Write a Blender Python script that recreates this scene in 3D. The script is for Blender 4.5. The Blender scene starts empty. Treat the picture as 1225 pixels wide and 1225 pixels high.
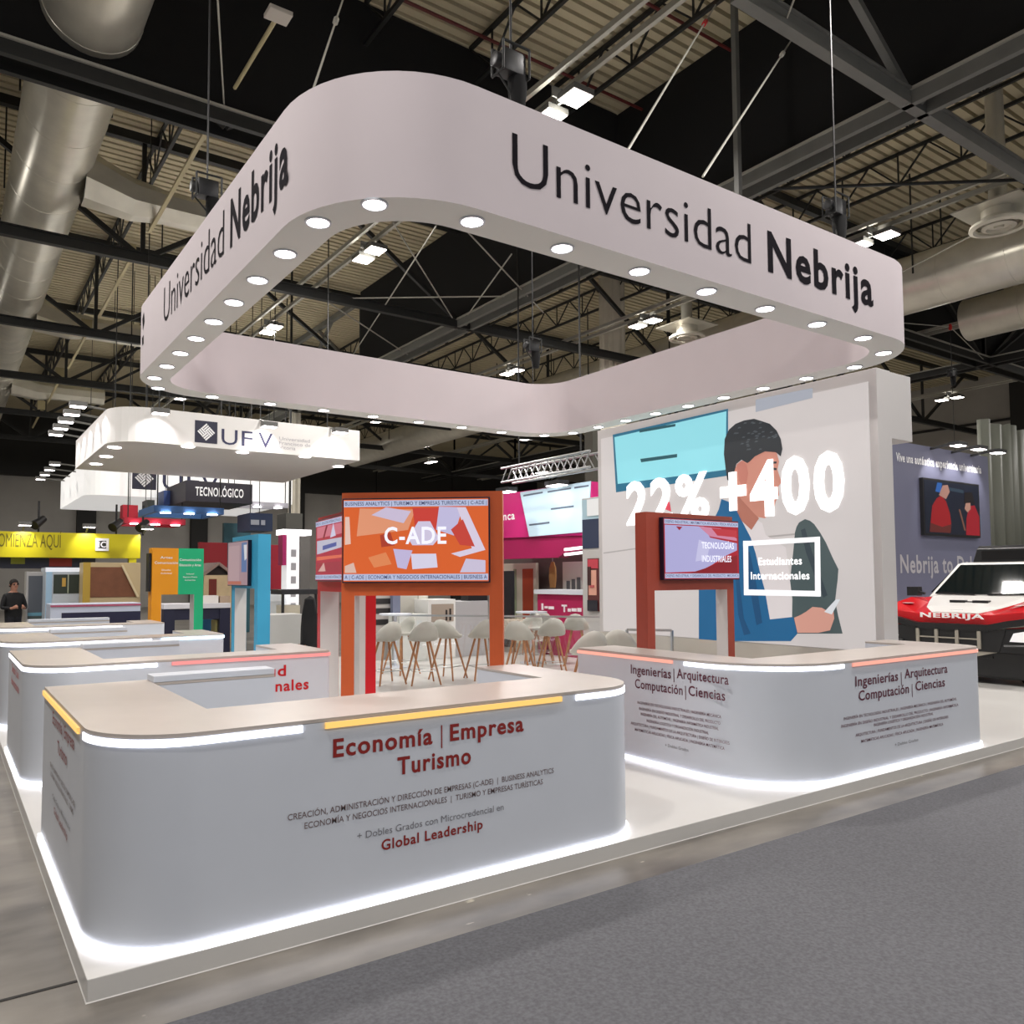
import bpy, bmesh, math, random
from math import sin, cos, pi, radians as R
from mathutils import Vector as V, Matrix
random.seed(7)
sc = bpy.context.scene
col = sc.collection
# ------------------------------------------------------------------ camera
H = 1.80
YAW, PIT, ROL, FPX, CX, CY = 0.594467602, 0.0543246121, -0.00391531544, 949.813589, 572.673328, 640.490287
fw = V((sin(YAW)*cos(PIT), cos(YAW)*cos(PIT), sin(PIT)))
rt0 = V((cos(YAW), -sin(YAW), 0)); up0 = rt0.cross(fw)
rt = rt0*cos(ROL) + up0*sin(ROL); up = -rt0*sin(ROL) + up0*cos(ROL)
cam = bpy.data.cameras.new('camera'); co = bpy.data.objects.new('camera', cam); col.objects.link(co)
m = Matrix.Identity(4)
for i in range(3):
    m[i][0] = rt[i]; m[i][1] = up[i]; m[i][2] = -fw[i]
m[2][3] = H
co.matrix_world = m
cam.sensor_width = 36; cam.sensor_fit = 'HORIZONTAL'; cam.lens = 36*FPX/1225
cam.shift_x = (612.5-CX)/1225; cam.shift_y = (CY-612.5)/1225
cam.clip_start = .05; cam.clip_end = 300
sc.camera = co
# ------------------------------------------------------------------ world, exposure
w = bpy.data.worlds.new('world'); sc.world = w; w.use_nodes = True
w.node_tree.nodes['Background'].inputs[0].default_value = (.80, .83, .90, 1)
w.node_tree.nodes['Background'].inputs[1].default_value = .30
sc.view_settings.view_transform = 'Standard'; sc.view_settings.look = 'None'
sc.view_settings.gamma = 1; sc.view_settings.use_curve_mapping = False
sc.view_settings.exposure = 0.0
HALL_W, DOWN_W, SPILL_W = 320, .9, 40          # watts of each hall luminaire and each recessed canopy lamp
STRIP, LENS = 2.6, 14.0
sc.cycles.max_bounces = 6; sc.cycles.diffuse_bounces = 3; sc.cycles.glossy_bounces = 3
sc.cycles.sample_clamp_indirect = 6
sc.cycles.use_denoising = True

# pixel of the photograph -> point on a plane of the hall (used to read places off the photograph)
def ray(x, y): return rt*((x-CX)/FPX) - up*((y-CY)/FPX) + fw
C0 = V((0, 0, H))
def atz(x, y, z): d = ray(x, y); return C0 + d*((z-H)/d.z)
def atx(x, y, X): d = ray(x, y); return C0 + d*(X/d.x)
def aty(x, y, Y): d = ray(x, y); return C0 + d*(Y/d.y)
def atd(x, y, D): return C0 + ray(x, y)*D

# ------------------------------------------------------------------ materials
def srgb(h):
    if isinstance(h, str):
        c = [int(h[i:i+2], 16)/255 for i in (0, 2, 4)]
    else: c = [k/255 for k in h]
    return [k/12.92 if k <= .04045 else ((k+.055)/1.055)**2.4 for k in c] + [1]
MATS = {}
def mat(name, c, rough=.5, metal=0, emit=None, es=1, noise=0, nscale=8, bump=0, spec=.5, alpha=None, trans=0):
    if name in MATS: return MATS[name]
    M = bpy.data.materials.new(name); M.use_nodes = True; nt = M.node_tree
    b = nt.nodes['Principled BSDF']; c = srgb(c)
    b.inputs['Base Color'].default_value = c; b.inputs['Roughness'].default_value = rough
    b.inputs['Metallic'].default_value = metal; b.inputs['Specular IOR Level'].default_value = spec
    if trans: b.inputs['Transmission Weight'].default_value = trans
    if emit is not None:
        b.inputs['Emission Color'].default_value = srgb(emit); b.inputs['Emission Strength'].default_value = es
    if noise or bump:
        tc = nt.nodes.new('ShaderNodeTexCoord'); n = nt.nodes.new('ShaderNodeTexNoise')
        n.inputs['Scale'].default_value = nscale; n.inputs['Detail'].default_value = 5
        nt.links.new(tc.outputs['Object'], n.inputs['Vector'])
        if noise:
            r = nt.nodes.new('ShaderNodeValToRGB')
            r.color_ramp.elements[0].position = .3; r.color_ramp.elements[1].position = .7
            r.color_ramp.elements[0].color = [k*(1-noise) for k in c[:3]]+[1]
            r.color_ramp.elements[1].color = [min(1, k*(1+noise)) for k in c[:3]]+[1]
            nt.links.new(n.outputs['Fac'], r.inputs[0]); nt.links.new(r.outputs[0], b.inputs['Base Color'])
        if bump:
            bp = nt.nodes.new('ShaderNodeBump'); bp.inputs['Strength'].default_value = bump
            nt.links.new(n.outputs['Fac'], bp.inputs['Height']); nt.links.new(bp.outputs[0], b.inputs['Normal'])
    MATS[name] = M
    return M
white = mat('white_laminate', 'd2d7df', .38, noise=.015, nscale=3)
fabric = mat('white_tension_fabric', 'cdc3c6', .75, noise=.015, nscale=2)
topm = mat('taupe_worktop', 'b9b0a8', .32, noise=.03, nscale=5)
led = mat('cool_white_led', 'ffffff', .4, emit='f2f2ff', es=STRIP)
ledy = mat('amber_led', '806030', .4, emit='ffc970', es=1.05)
ledo = mat('salmon_led', '804a40', .4, emit='ffb09c', es=.95)
ledr = mat('coral_led', '804040', .4, emit='ff9c98', es=.9)
lens = mat('lamp_lens', 'ffffff', .3, emit='fff4f4', es=LENS)
lamp = mat('hall_lamp_diffuser', 'ffffff', .3, emit='fff0ea', es=16)
steel = mat('dark_painted_steel', '1d1e1d', .55, noise=.12, nscale=3)
steelg = mat('grey_painted_steel', '6a6a66', .5, noise=.08, nscale=3)
rodm = mat('galvanised_rod', 'aaa89e', .45, .2)
galv = mat('galvanised_duct', 'd6d2c4', .30, .5, noise=.08, nscale=2.2, bump=.03)
deckm = mat('ribbed_steel_deck', 'c6bb9c', .6, noise=.06, nscale=.6)
black = mat('black_curtain', '0b0b0c', .95)
blackp = mat('black_plastic', '141416', .4)
ink = mat('black_vinyl_lettering', '17131a', .9, spec=.1)
redink = mat('brick_red_vinyl_lettering', '8d1f1a', .5)
wineink = mat('wine_vinyl_lettering', '5e2036', .5)
smallink = mat('grey_brown_vinyl_lettering', '6d5a5a', .5)
greyink = mat('grey_vinyl_lettering', '7c7c82', .5)
whiteink = mat('white_lettering', 'f4f4f4', .5)
orange = mat('orange_lacquer', 'd8622f', .45, noise=.03)
brick = mat('rust_red_lacquer', '9a402e', .45, noise=.03)
redm = mat('red_lacquer', 'cc0f1c', .4)
magen = mat('magenta_lacquer', 'b01a66', .45)
amberm = mat('amber_lacquer', 'e8980c', .45)
greenm = mat('green_lacquer', '10b078', .45)
bluem = mat('sky_blue_lacquer', '3aa3cc', .45)
wood = mat('beech_wood', 'a9764e', .5, noise=.2, nscale=14)
shell = mat('pale_grey_shell', 'b3b2a9', .45)
chrome = mat('brushed_metal', 'b9bbbb', .3, .8)
glass = mat('clear_glass', 'ffffff', .03, trans=1)

# ------------------------------------------------------------------ mesh helpers
class MB:
    def __init__(s): s.v = []; s.f = []; s.mi = []; s.cur = 0; s.sm = []
    def add(s, vs, fs, smooth=False):
        o = len(s.v); s.v += [tuple(p) for p in vs]
        for f in fs: s.f.append([i+o for i in f]); s.mi.append(s.cur); s.sm.append(smooth)
        return s
    def box(s, a, b):
        x0, x1 = sorted((a[0], b[0])); y0, y1 = sorted((a[1], b[1])); z0, z1 = sorted((a[2], b[2]))
        return s.add([(x0,y0,z0),(x1,y0,z0),(x1,y1,z0),(x0,y1,z0),(x0,y0,z1),(x1,y0,z1),(x1,y1,z1),(x0,y1,z1)],
              [(3,2,1,0),(4,5,6,7),(0,1,5,4),(1,2,6,5),(2,3,7,6),(3,0,4,7)])
    def bar(s, p, q, w, h=None, upv=(0,0,1)):
        p = V(p); q = V(q); h = h or w; d = (q-p)
        if d.length < 1e-6: return s
        d.normalize(); u = V(upv)
        if abs(d.dot(u)) > .98: u = V((0,1,0))
        a = d.cross(u).normalized()*w/2; b = a.cross(d).normalized()*h/2
        vs = [p-a-b, p+a-b, p+a+b, p-a+b, q-a-b, q+a-b, q+a+b, q-a+b]
        return s.add(vs, [(3,2,1,0),(4,5,6,7),(0,1,5,4),(1,2,6,5),(2,3,7,6),(3,0,4,7)])
    def tube(s, p, q, r, r2=None, n=12, cap=True):
        p = V(p); q = V(q); r2 = r if r2 is None else r2; d = (q-p)
        if d.length < 1e-6: return s
        d.normalize(); u = V((0,0,1)) if abs(d.z) < .95 else V((1,0,0))
        a = d.cross(u).normalized(); b = a.cross(d).normalized(); vs = []
        for k in range(n):
            t = 2*pi*k/n; e = a*cos(t)+b*sin(t); vs.append(p+e*r)
        for k in range(n):
            t = 2*pi*k/n; e = a*cos(t)+b*sin(t); vs.append(q+e*r2)
        fs = [(k, k+n, (k+1) % n+n, (k+1) % n) for k in range(n)]
        s.add(vs, fs, True)
        if cap: s.add(vs[:n], [tuple(range(n))]); s.add(vs[n:], [tuple(range(n-1, -1, -1))])
        return s
    def path(s, pts, r, n=8):
        for a, b in zip(pts, pts[1:]): s.tube(a, b, r, n=n)
        return s
    def lathe(s, prof, c=(0,0,0), n=24):
        vs = []; L = len(prof)
        for k in range(n):
            t = 2*pi*k/n
            for r, z in prof: vs.append((c[0]+r*cos(t), c[1]+r*sin(t), c[2]+z))
        fs = []
        for k in range(n):
            for i in range(L-1):
                a = k*L+i; b = ((k+1) % n)*L+i; fs.append((a, b, b+1, a+1))
        return s.add(vs, fs, True)
    def prism(s, poly, z0, z1, top=True, bottom=True, smooth=False):
        n = len(poly); vs = [(p[0],p[1],z0) for p in poly]+[(p[0],p[1],z1) for p in poly]
        s.add(vs, [(i, (i+1) % n, (i+1) % n+n, i+n) for i in range(n)], smooth)
        if top: s.add(vs[n:], [tuple(range(n))])
        if bottom: s.add(vs[:n], [tuple(range(n-1, -1, -1))])
        return s
    def poly(s, pts, nrm=None, t=0):
        pts = [V(p) for p in pts]; n = len(pts)
        if not t: return s.add(pts, [tuple(range(n))])
        nrm = V(nrm).normalized()*t; vs = pts+[p+nrm for p in pts]
        s.add(vs, [tuple(range(n-1, -1, -1)), tuple(range(n, 2*n))]+[(i, (i+1) % n, (i+1) % n+n, i+n) for i in range(n)])
        return s
    def ribbon(s, path, z0, z1, out):
        # thin solid band following a plan path, pushed out by `out`
        ps = [V((p[0],p[1])) for p in path]; off = []
        for i, p in enumerate(ps):
            d = (ps[min(i+1, len(ps)-1)]-ps[max(i-1, 0)]).normalized(); off.append(p+V((d.y, -d.x))*out)
        for i in range(len(ps)-1):
            a, b, c, d = ps[i], ps[i+1], off[i+1], off[i]
            s.add([(a.x,a.y,z0),(b.x,b.y,z0),(c.x,c.y,z0),(d.x,d.y,z0),(a.x,a.y,z1),(b.x,b.y,z1),(c.x,c.y,z1),(d.x,d.y,z1)],
                  [(0,1,2,3),(7,6,5,4),(3,2,6,7),(1,0,4,5)])
        return s
def root_inv(o):
    mm = Matrix.Identity(4); ch = []
    while o is not None: ch.append(o); o = o.parent
    for q in reversed(ch):
        mm = mm @ (Matrix.Translation(q.location) @ q.rotation_euler.to_matrix().to_4x4())
    return mm.inverted()
def build(name, mb, mats, parent=None, world=False, bevel=0):
    me = bpy.data.meshes.new(name)
    vs = mb.v
    if world and parent is not None:
        I = root_inv(parent); vs = [tuple(I @ V(p)) for p in vs]
    me.from_pydata(vs, [], mb.f); me.update()
    for mm in (mats if isinstance(mats, (list, tuple)) else [mats]): me.materials.append(mm)
    me.polygons.foreach_set('material_index', mb.mi); me.polygons.foreach_set('use_smooth', mb.sm)
    bm = bmesh.new(); bm.from_mesh(me)
    bmesh.ops.recalc_face_normals(bm, faces=bm.faces) if bevel >= 0 else None
    if bevel > 0:
        bmesh.ops.remove_doubles(bm, verts=bm.verts, dist=1e-5)
        es = [e for e in bm.edges if len(e.link_faces) == 2 and e.calc_face_angle(0) > .6]
        bmesh.ops.bevel(bm, geom=es, offset=bevel, segments=2, profile=.5, affect='EDGES')
    bm.to_mesh(me); bm.free()
    if any(mb.sm): me.set_sharp_from_angle(angle=.6)
    o = bpy.data.objects.new(name, me); col.objects.link(o)
    if parent is not None: o.parent = parent
    return o
def tag(o, label=None, cat=None, group=None, kind=None):
    if label: o['label'] = label
    if cat: o['category'] = cat
    if group: o['group'] = group
    if kind: o['kind'] = kind
    return o
def thing(name, loc, label, cat, group=None, rz=0):
    o = bpy.data.objects.new(name, None); col.objects.link(o); o.location = loc; o.rotation_euler = (0, 0, rz)
    o.empty_display_size = .1
    return tag(o, label, cat, group)
def copy_tree(o, parent=None):
    c = o.copy(); col.objects.link(c)
    if parent is not None: c.parent = parent
    for ch in list(o.children): copy_tree(ch, c)
    return c
def arc(cx, cy, r, a0, a1, n=10):
    return [(cx+r*cos(R(a0+(a1-a0)*k/n)), cy+r*sin(R(a0+(a1-a0)*k/n))) for k in range(n+1)]
# lettering: a text turned into a mesh, laid on a plane. O = left/centre/right point of the baseline
_cap = [None]
def txtmesh(s, bold, ext):
    cu = bpy.data.curves.new('t', 'FONT'); cu.body = s; cu.size = 1; cu.offset = bold; cu.extrude = ext
    cu.resolution_u = 3; cu.space_character = 1+max(0, bold)*5
    o = bpy.data.objects.new('t', cu); col.objects.link(o)
    dg = bpy.context.evaluated_depsgraph_get(); me = bpy.data.meshes.new_from_object(o.evaluated_get(dg))
    vs = [v.co.copy() for v in me.vertices]; fs = [list(p.vertices) for p in me.polygons]
    bpy.data.objects.remove(o); bpy.data.curves.remove(cu); bpy.data.meshes.remove(me)
    return vs, fs
def text(name, s, O, U, W, cap, mt, parent, bold=0.0, align='c', ext=.004, width=None, world=True, nrm=None):
    """U = reading direction, W = up; cap = capital height, width = total width (None: natural * .82)"""
    if _cap[0] is None: _cap[0] = max(v.y for v in txtmesh('H', 0, 0)[0])
    vs, fs = txtmesh(s, bold, 0.0)
    if not vs: return None
    x0 = min(v.x for v in vs); x1 = max(v.x for v in vs)
    sy = cap/_cap[0]; sx = sy*.82 if width is None else width/(x1-x0)
    xa = {'l': x0, 'c': (x0+x1)/2, 'r': x1}[align]
    O = V(O); U = V(U).normalized(); W = V(W).normalized(); N = U.cross(W)
    mb = MB(); n = len(vs)
    P = [O+U*((v.x-xa)*sx)+W*(v.y*sy)+N*ext for v in vs]
    mb.add(P, fs)
    if ext > .006:                      # solid letters
        Q = [p-N*(ext-.001) for p in P]
        cnt = {}
        for f in fs:
            for a, b in zip(f, f[1:]+f[:1]):
                cnt[(a, b)] = cnt.get((a, b), 0)+1
        side = [(a, b) for (a, b) in cnt if (b, a) not in cnt]
        mb.add(P+Q, [(a, a+n, b+n, b) for a, b in side])
    return build(name, mb, mt, parent, world, bevel=-1)
def struct(name, mb, mt, bevel=0): return tag(build(name, mb, mt, bevel=bevel), kind='structure')
def area(name, loc, sx, sy, power, c=(1, .95, .92), rot=(0, 0, 0), parent=None):
    l = bpy.data.lights.new(name, 'AREA'); l.shape = 'RECTANGLE'; l.size = sx; l.size_y = sy; l.energy = power; l.color = c
    o = bpy.data.objects.new(name, l); col.objects.link(o); o.location = loc; o.rotation_euler = rot
    if parent is not None: o.parent = parent
    return o
def spot(name, loc, target, power, ang=70, blend=.6, c=(1, .97, .97), rad=.05, parent=None):
    l = bpy.data.lights.new(name, 'SPOT'); l.energy = power; l.spot_size = R(ang); l.spot_blend = blend; l.color = c; l.shadow_soft_size = rad
    o = bpy.data.objects.new(name, l); col.objects.link(o)
    d = V(target)-V(loc); q = d.to_track_quat('-Z', 'Y')
    mw = Matrix.Translation(V(loc)) @ q.to_matrix().to_4x4()
    if parent is not None:
        o.parent = parent; mw = root_inv(parent) @ mw
    o.matrix_basis = mw
    return o
XV, YV, ZV, NXV, NYV = V((1,0,0)), V((0,1,0)), V((0,0,1)), V((-1,0,0)), V((0,-1,0))

# ================================================================== the hall
def floor_mat():
    M = bpy.data.materials.new('stained_concrete'); M.use_nodes = True; nt = M.node_tree; b = nt.nodes['Principled BSDF']
    tc = nt.nodes.new('ShaderNodeTexCoord'); mp = nt.nodes.new('ShaderNodeMapping'); mp.inputs['Scale'].default_value = (.5, 1.1, 1)
    n1 = nt.nodes.new('ShaderNodeTexNoise'); n1.inputs['Scale'].default_value = 2.2; n1.inputs['Detail'].default_value = 8
    n2 = nt.nodes.new('ShaderNodeTexNoise'); n2.inputs['Scale'].default_value = 9; n2.inputs['Detail'].default_value = 3
    r1 = nt.nodes.new('ShaderNodeValToRGB'); r1.color_ramp.elements[0].position = .3; r1.color_ramp.elements[1].position = .7
    r1.color_ramp.elements[0].color = srgb('524e4a'); r1.color_ramp.elements[1].color = srgb('8d877e')
    r2 = nt.nodes.new('ShaderNodeValToRGB'); r2.color_ramp.elements[0].position = .70; r2.color_ramp.elements[1].position = .74
    r2.color_ramp.elements[0].color = (0,0,0,1); r2.color_ramp.elements[1].color = (1,1,1,1)
    mx = nt.nodes.new('ShaderNodeMix'); mx.data_type = 'RGBA'; mx.inputs['B'].default_value = srgb('c2bbac')
    L = nt.links.new
    L(tc.outputs['Object'], mp.inputs[0]); L(mp.outputs[0], n1.inputs['Vector']); L(mp.outputs[0], n2.inputs['Vector'])
    L(n1.outputs['Fac'], r1.inputs[0]); L(n2.outputs['Fac'], r2.inputs[0]); L(r2.outputs[0], mx.inputs['Factor'])
    L(r1.outputs[0], mx.inputs['A']); L(mx.outputs['Result'], b.inputs['Base Color'])
    b.inputs['Roughness'].default_value = .32
    return M
FX0, FX1, FY0, FY1 = -16, 46, -10, 66
struct('floor', MB().box((FX0, FY0, -.2), (FX1, FY1, 0)), floor_mat())
struct('trim_1', MB().box((-14, 4.045, .0005), (.555, 4.065, .003)), mat('dark_floor_joint', '2a2725', .8))
carpetm = mat('grey_needle_felt_carpet', '5c5c60', .95, noise=.22, nscale=55, bump=.25)
tag(build('aisle_carpet', MB().box((-14, -9, .0005), (40, 3.45, .012)), carpetm),
    'flat grey felt carpet covering the aisle in front of the stand', 'carpet')
# back and side walls of the hall, far away
wallm = mat('grey_concrete_panels', 'a3a09a', .8, noise=.10, nscale=.5)
pier = mat('dark_wall_piers', '2c2c2b', .8)
b = MB().box((FX0, 56, 0), (FX1, 56.3, 13)); struct('wall_back', b, wallm)
b = MB().box((44, FY0, 0), (44.3, 56, 13)); struct('wall_right', b, wallm)
b = MB().box((FX0-.3, 2, 0), (FX0, 56, 13)); struct('wall_left', b, wallm)
b = MB()
for k in range(9): b.box((-14+k*7, 55.6, 0), (-12.9+k*7, 56, 12.9))
b.box((FX0, 55.7, 8.2), (FX1, 56, 12.9)); struct('trim_2', b, pier)
b = MB()
for k in range(8): b.box((43.6, -6+k*7.6, 0), (44, -5.3+k*7.6, 12.9))
for z in (3.2, 6.4, 9.6): b.box((43.9, -9, z), (44, 55, z+.12))
struct('trim_3', b, pier)
# corrugated deck: ribs run along X
b = MB(); y = FY0; per = .25; prof = []
while y < FY1:
    prof += [(y, 12.0), (y+.165, 12.0), (y+.175, 12.13), (y+.24, 12.13)]; y += per
n = len(prof); vs = [(FX0, p[0], p[1]) for p in prof]+[(FX1, p[0], p[1]) for p in prof]
b.add(vs, [(i, i+1, i+1+n, i+n) for i in range(n-1)]); struct('ceiling', b, deckm)

# smoke curtains hanging in the truss planes
tag(build('smoke_curtain', MB().box((-15, 12.27, 9.14), (12.0, 12.30, 11.95)), black), 'black smoke curtain above the first cross truss, pierced by the big duct', 'curtain', 'black smoke curtains')
tag(build('smoke_curtain', MB().box((12.02, -9, 9.18), (12.05, 25.2, 11.95)), black), 'black smoke curtain along the heavy twin chord truss at upper right', 'curtain', 'black smoke curtains')
tag(build('smoke_curtain', MB().box((21.0, 12.5, 9.2), (43, 12.54, 11.95)), black), 'black smoke curtain behind the round ducts at far right', 'curtain', 'black smoke curtains')

def truss(axis, pos, a0, a1, nodes, label, heavy=False, m=steel, zb=9.0, zt=11.75):
    P = (lambda a, z, o=0: (a, pos+o, z)) if axis == 'x' else (lambda a, z, o=0: (pos+o, a, z))
    t = thing('roof_truss', P((a0+a1)/2, zb), label, 'roof truss', 'steel roof trusses')
    if heavy:
        for o in (-.22, .22):
            build('bottom_chord', MB().bar(P(a0, zb, o), P(a1, zb, o), .10, .20), m, t, True)
        for o in (-.22, .22):
            build('top_flange', MB().bar(P(a0, zb+.12, o), P(a1, zb+.12, o), .19, .035), rodm, t, True)
    else:
        build('bottom_chord', MB().bar(P(a0, zb), P(a1, zb), .16, .2).bar(P(a0, zb+.12), P(a1, zb+.12), .24, .03), m, t, True)
    build('top_chord', MB().bar(P(a0, zt), P(a1, zt), .16, .2), m, t, True)
    for i, a in enumerate(nodes):
        if not (a0 < a < a1): continue
        build('post', MB().bar(P(a, zb), P(a, zt), .09), m, t, True)
        for s in (-1, 1):
            q = min(max(a+s*4.1, a0), a1); build('diagonal', MB().bar(P(a, zb), P(q, zt-(0 if abs(q-a-s*4.1) < .01 else zt-zb-(zt-zb)*abs(q-a)/4.1)), .11), m, t, True)
    return t
nx = [-4.8, 3.55, 12.1, 20.6, 29.1, 37.6]
truss('x', 6.0, 7.9, 43, nx, 'grey cross truss crossing the upper right corner of the view', m=steelg)
truss('x', 12.38, -15, 43, nx, 'first dark cross truss, directly under the black smoke curtain at upper left', heavy=True)
truss('x', 18.7, -15, 43, nx, 'second dark cross truss behind the upper left canopy edge, counting from the camera')
truss('x', 25.3, -15, 43, nx, 'third dark cross truss back from the camera')
truss('x', 32.0, -15, 43, nx, 'fourth dark cross truss back from the camera')
truss('x', 39.0, -15, 43, nx, 'fifth dark cross truss, deep in the hall')
truss('x', 46.0, -15, 43, nx, 'rearmost dark cross truss near the back wall')
ny = [6.0, 12.4, 18.7, 25.3, 32, 39, 46]
truss('y', 12.15, -9, 50, ny, 'heavy grey twin chord truss running away above the right part of the stand', heavy=True, m=steelg)
truss('y', 29.1, -9, 50, ny, 'long truss running away at far right beyond the ducts', heavy=True, m=steel)

def joist(x, y0, y1, label, z0=11.15, z1=11.9):
    t = thing('roof_joist', (x, (y0+y1)/2, z0), label, 'roof joist', 'open web roof joists')
    build('chord', MB().bar((x, y0, z0), (x, y1, z0), .07).bar((x, y0, z1), (x, y1, z1), .07), steel, t, True)
    b = MB(); n = max(2, int((y1-y0)/1.4)); dy = (y1-y0)/n
    for k in range(n):
        b.bar((x, y0+k*dy, z1), (x, y0+(k+.5)*dy, z0), .035).bar((x, y0+(k+.5)*dy, z0), (x, y0+(k+1)*dy, z1), .035).bar((x, y0+(k+.5)*dy, z0), (x, y0+(k+.5)*dy, z1), .03)
    build('web', b, steel, t, True)
for i, x in enumerate((-2.8, -.6, 1.6, 3.85, 6.3)):
    joist(x, 12.6, 50, ['open web joist far to the left of the big duct', 'open web joist left of the big duct', 'open web joist hidden partly by the big duct', 'open web joist just right of the big duct', 'open web joist seen through the canopy opening at left'][i])
for i, x in enumerate((8.1, 10.2)):
    joist(x, -8, 12.2, ['open web joist crossing the lit roof bay above the canopy front', 'open web joist over the black curtain edge at top centre'][i])
joist(5.9, -8, 12.2, 'open web joist left in the lit roof bay, above the hoist')
for i, x in enumerate((14.3, 16.5, 18.7, 23.2)):
    joist(x, -8, 50, 'open web joist number %s right of the heavy twin chord truss' % ['one', 'two', 'three', 'four'][i])
for i, y in enumerate((4.6, 10.6)):
    pass
# X bracing rods in the roof plane
for i, (p, q, l) in enumerate(((atz(522, 270, 9.1), atz(420, 428, 9.1), 'longest, falling left across the canopy opening'), (atz(470, 266, 9.1), atz(541, 380, 9.1), 'falling right beside the twin lamps in the canopy opening'),
        (atz(390, 357, 9.1), atz(640, 354, 9.1), 'nearly level across the canopy opening'), (atz(390, 360, 9.05), atz(492, 427, 9.05), 'falling right near the rear edge of the canopy opening'),
        (atz(545, 262, 9.05), atz(650, 374, 9.05), 'falling right near the front edge of the canopy opening'), (atz(612, 304, 9.1), atz(545, 397, 9.1), 'falling left in the middle of the canopy opening'),
        (atz(890, 227, 9.1), atz(1225, 215, 9.1), 'nearly level at upper right below the heavy twin truss'), (atz(1080, 325, 9.1), atz(1170, 278, 9.1), 'rising right beside the swirl vent at right'))):
    tag(build('bracing_rod', MB().tube(p, q, .018 if i != 6 else .03, n=6), rodm if i != 6 else steel), 'thin steel bracing rod, '+l, 'bracing rod', 'roof bracing rods')

# big galvanised ducts
def duct(name, x, z, r, y0, y1, label, seg=1.5, cap0=True):
    b = MB(); n = int((y1-y0)/seg); N = 32; vs = []; pr = []
    if cap0: pr += [(y0, .02), (y0, r*.8)]
    for k in range(n+1):
        y = y0+k*(y1-y0)/n; pr += [(y-.022, r), (y-.018, r+.006), (y+.018, r+.006), (y+.022, r)]
    if cap0: pr += [(y1, r*.8), (y1+.02, .02)]
    L = len(pr)
    for k in range(N):
        t = 2*pi*k/N
        for yy, rr in pr: vs.append((x+rr*cos(t), yy, z+rr*sin(t)))
    fs = []
    for k in range(N):
        for i in range(L-1):
            a = k*L+i; c = ((k+1) % N)*L+i; fs.append((a, a+1, c+1, c))
    b.add(vs, fs, True)
    t = thing(name, (x, y0, z-r), label, 'duct', 'round air ducts')
    build('duct_body', b, galv, t, True)
    bb = MB()
    for k in range(int((y1-y0)/4)):
        y = y0+2+k*4
        bb.bar((x-r-.03, y, z), (x-r-.03, y, 11.9), .03).bar((x+r+.03, y, z), (x+r+.03, y, 11.9), .03)
    build('hanger', bb, steel, t, True)
    return t
d1 = duct('air_duct', 1.58, 10.02, .68, -3, 50, 'big round galvanised duct running away along the upper left edge')
for i, (yy, L) in enumerate(((17.0, 3.4), (26.6, 3.2), (36.5, 3.4))):
    b = MB(); z = 9.75; x0 = 2.1
    pts = [(x0, .55), (x0+.9, .42), (x0+1.5, .34), (x0+L, .34), (x0+L+.02, .05)]
    vs = []; N = 8
    for k in range(N):
        t = 2*pi*(k+.5)/N
        for xx, rr in pts: vs.append((xx, yy+rr*cos(t), z-(.22 if xx > x0 else 0)+rr*sin(t)))
    L_ = len(pts)
    b.add(vs, [(k*L_+j, k*L_+j+1, ((k+1) % N)*L_+j+1, ((k+1) % N)*L_+j) for k in range(N) for j in range(L_-1)])
    o = build('branch_duct', b, galv, d1, True)
duct('air_duct', 20.6, 9.35, .72, -4, 44, 'thick round duct at right, behind the canopy corner')
duct('air_duct', 24.9, 9.35, .60, -4, 11.0, 'shorter round duct below the thick one, ending behind the red hook')
def diffuser(p, label):
    t = thing('air_diffuser', p, label, 'air vent', 'round swirl air vents')
    build('plate', MB().box((-.62, -.62, .34), (.62, .62, .37)), galv, t)
    build('supply_pipe', MB().tube((0, 0, .37), (0, 0, 11.98-p[2]), .16, n=16), galv, t)
    build('neck', MB().lathe([(.30, .36), (.30, .2), (.36, .12), (.36, .05)], n=24), galv, t)
    build('ring', MB().lathe([(.50, .06), (.52, 0), (.44, -.03), (.40, 0), (.40, .05)], n=32), mat('cream_vent', 'c9c4b4', .5), t)
    build('cone', MB().lathe([(.28, .05), (.30, 0), (.22, -.03), (.20, .03), (.09, .03), (.08, -.02), (.001, -.02)], n=32), MATS['cream_vent'], t)
diffuser(atz(1195, 272, 8.7), 'round swirl air vent on a square plate near the right edge')
diffuser(atz(822, 405, 8.7), 'round swirl air vent seen through the canopy opening')

# hall luminaires on twin rails
names = {-1.4: 'leftmost, outside the ducts,', 7.6: 'left', 16.45: 'centre right', 25.1: 'right', 33.9: 'far right'}
for x in (-1.4, 3.4, 7.6, 16.45, 25.1, 33.9):
    t = thing('light_rail', (x, 20, 9.2), 'long twin metal light rail under the roof, %s' % ({3.4: 'yellowish, just right of the big duct'} | {k: 'the %s one' % v for k, v in names.items()})[x], 'rail', 'ceiling light rails')
    if x == 3.4:
        for k in range(5):
            y = 12.9+k*6.5; build('rail_tube', MB().bar((x, y, 9.15), (x+.05, y+4.6, 9.15), .07, .05).bar((x, y+.05, 9.2), (x, y+.05, 9.6), .3, .03), mat('cream_rail', 'b7ab84', .5), t, True)
    else:
        for o in (-.2, .2):
            build('rail_tube', MB().bar((x+o, -6, 9.35), (x+o, 50, 9.35), .07, .09), rodm, t, True)
proto = None
rowname = ['behind the camera', 'overhead of the camera', 'nearest', 'second', 'third', 'fourth', 'fifth', 'sixth']
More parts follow.
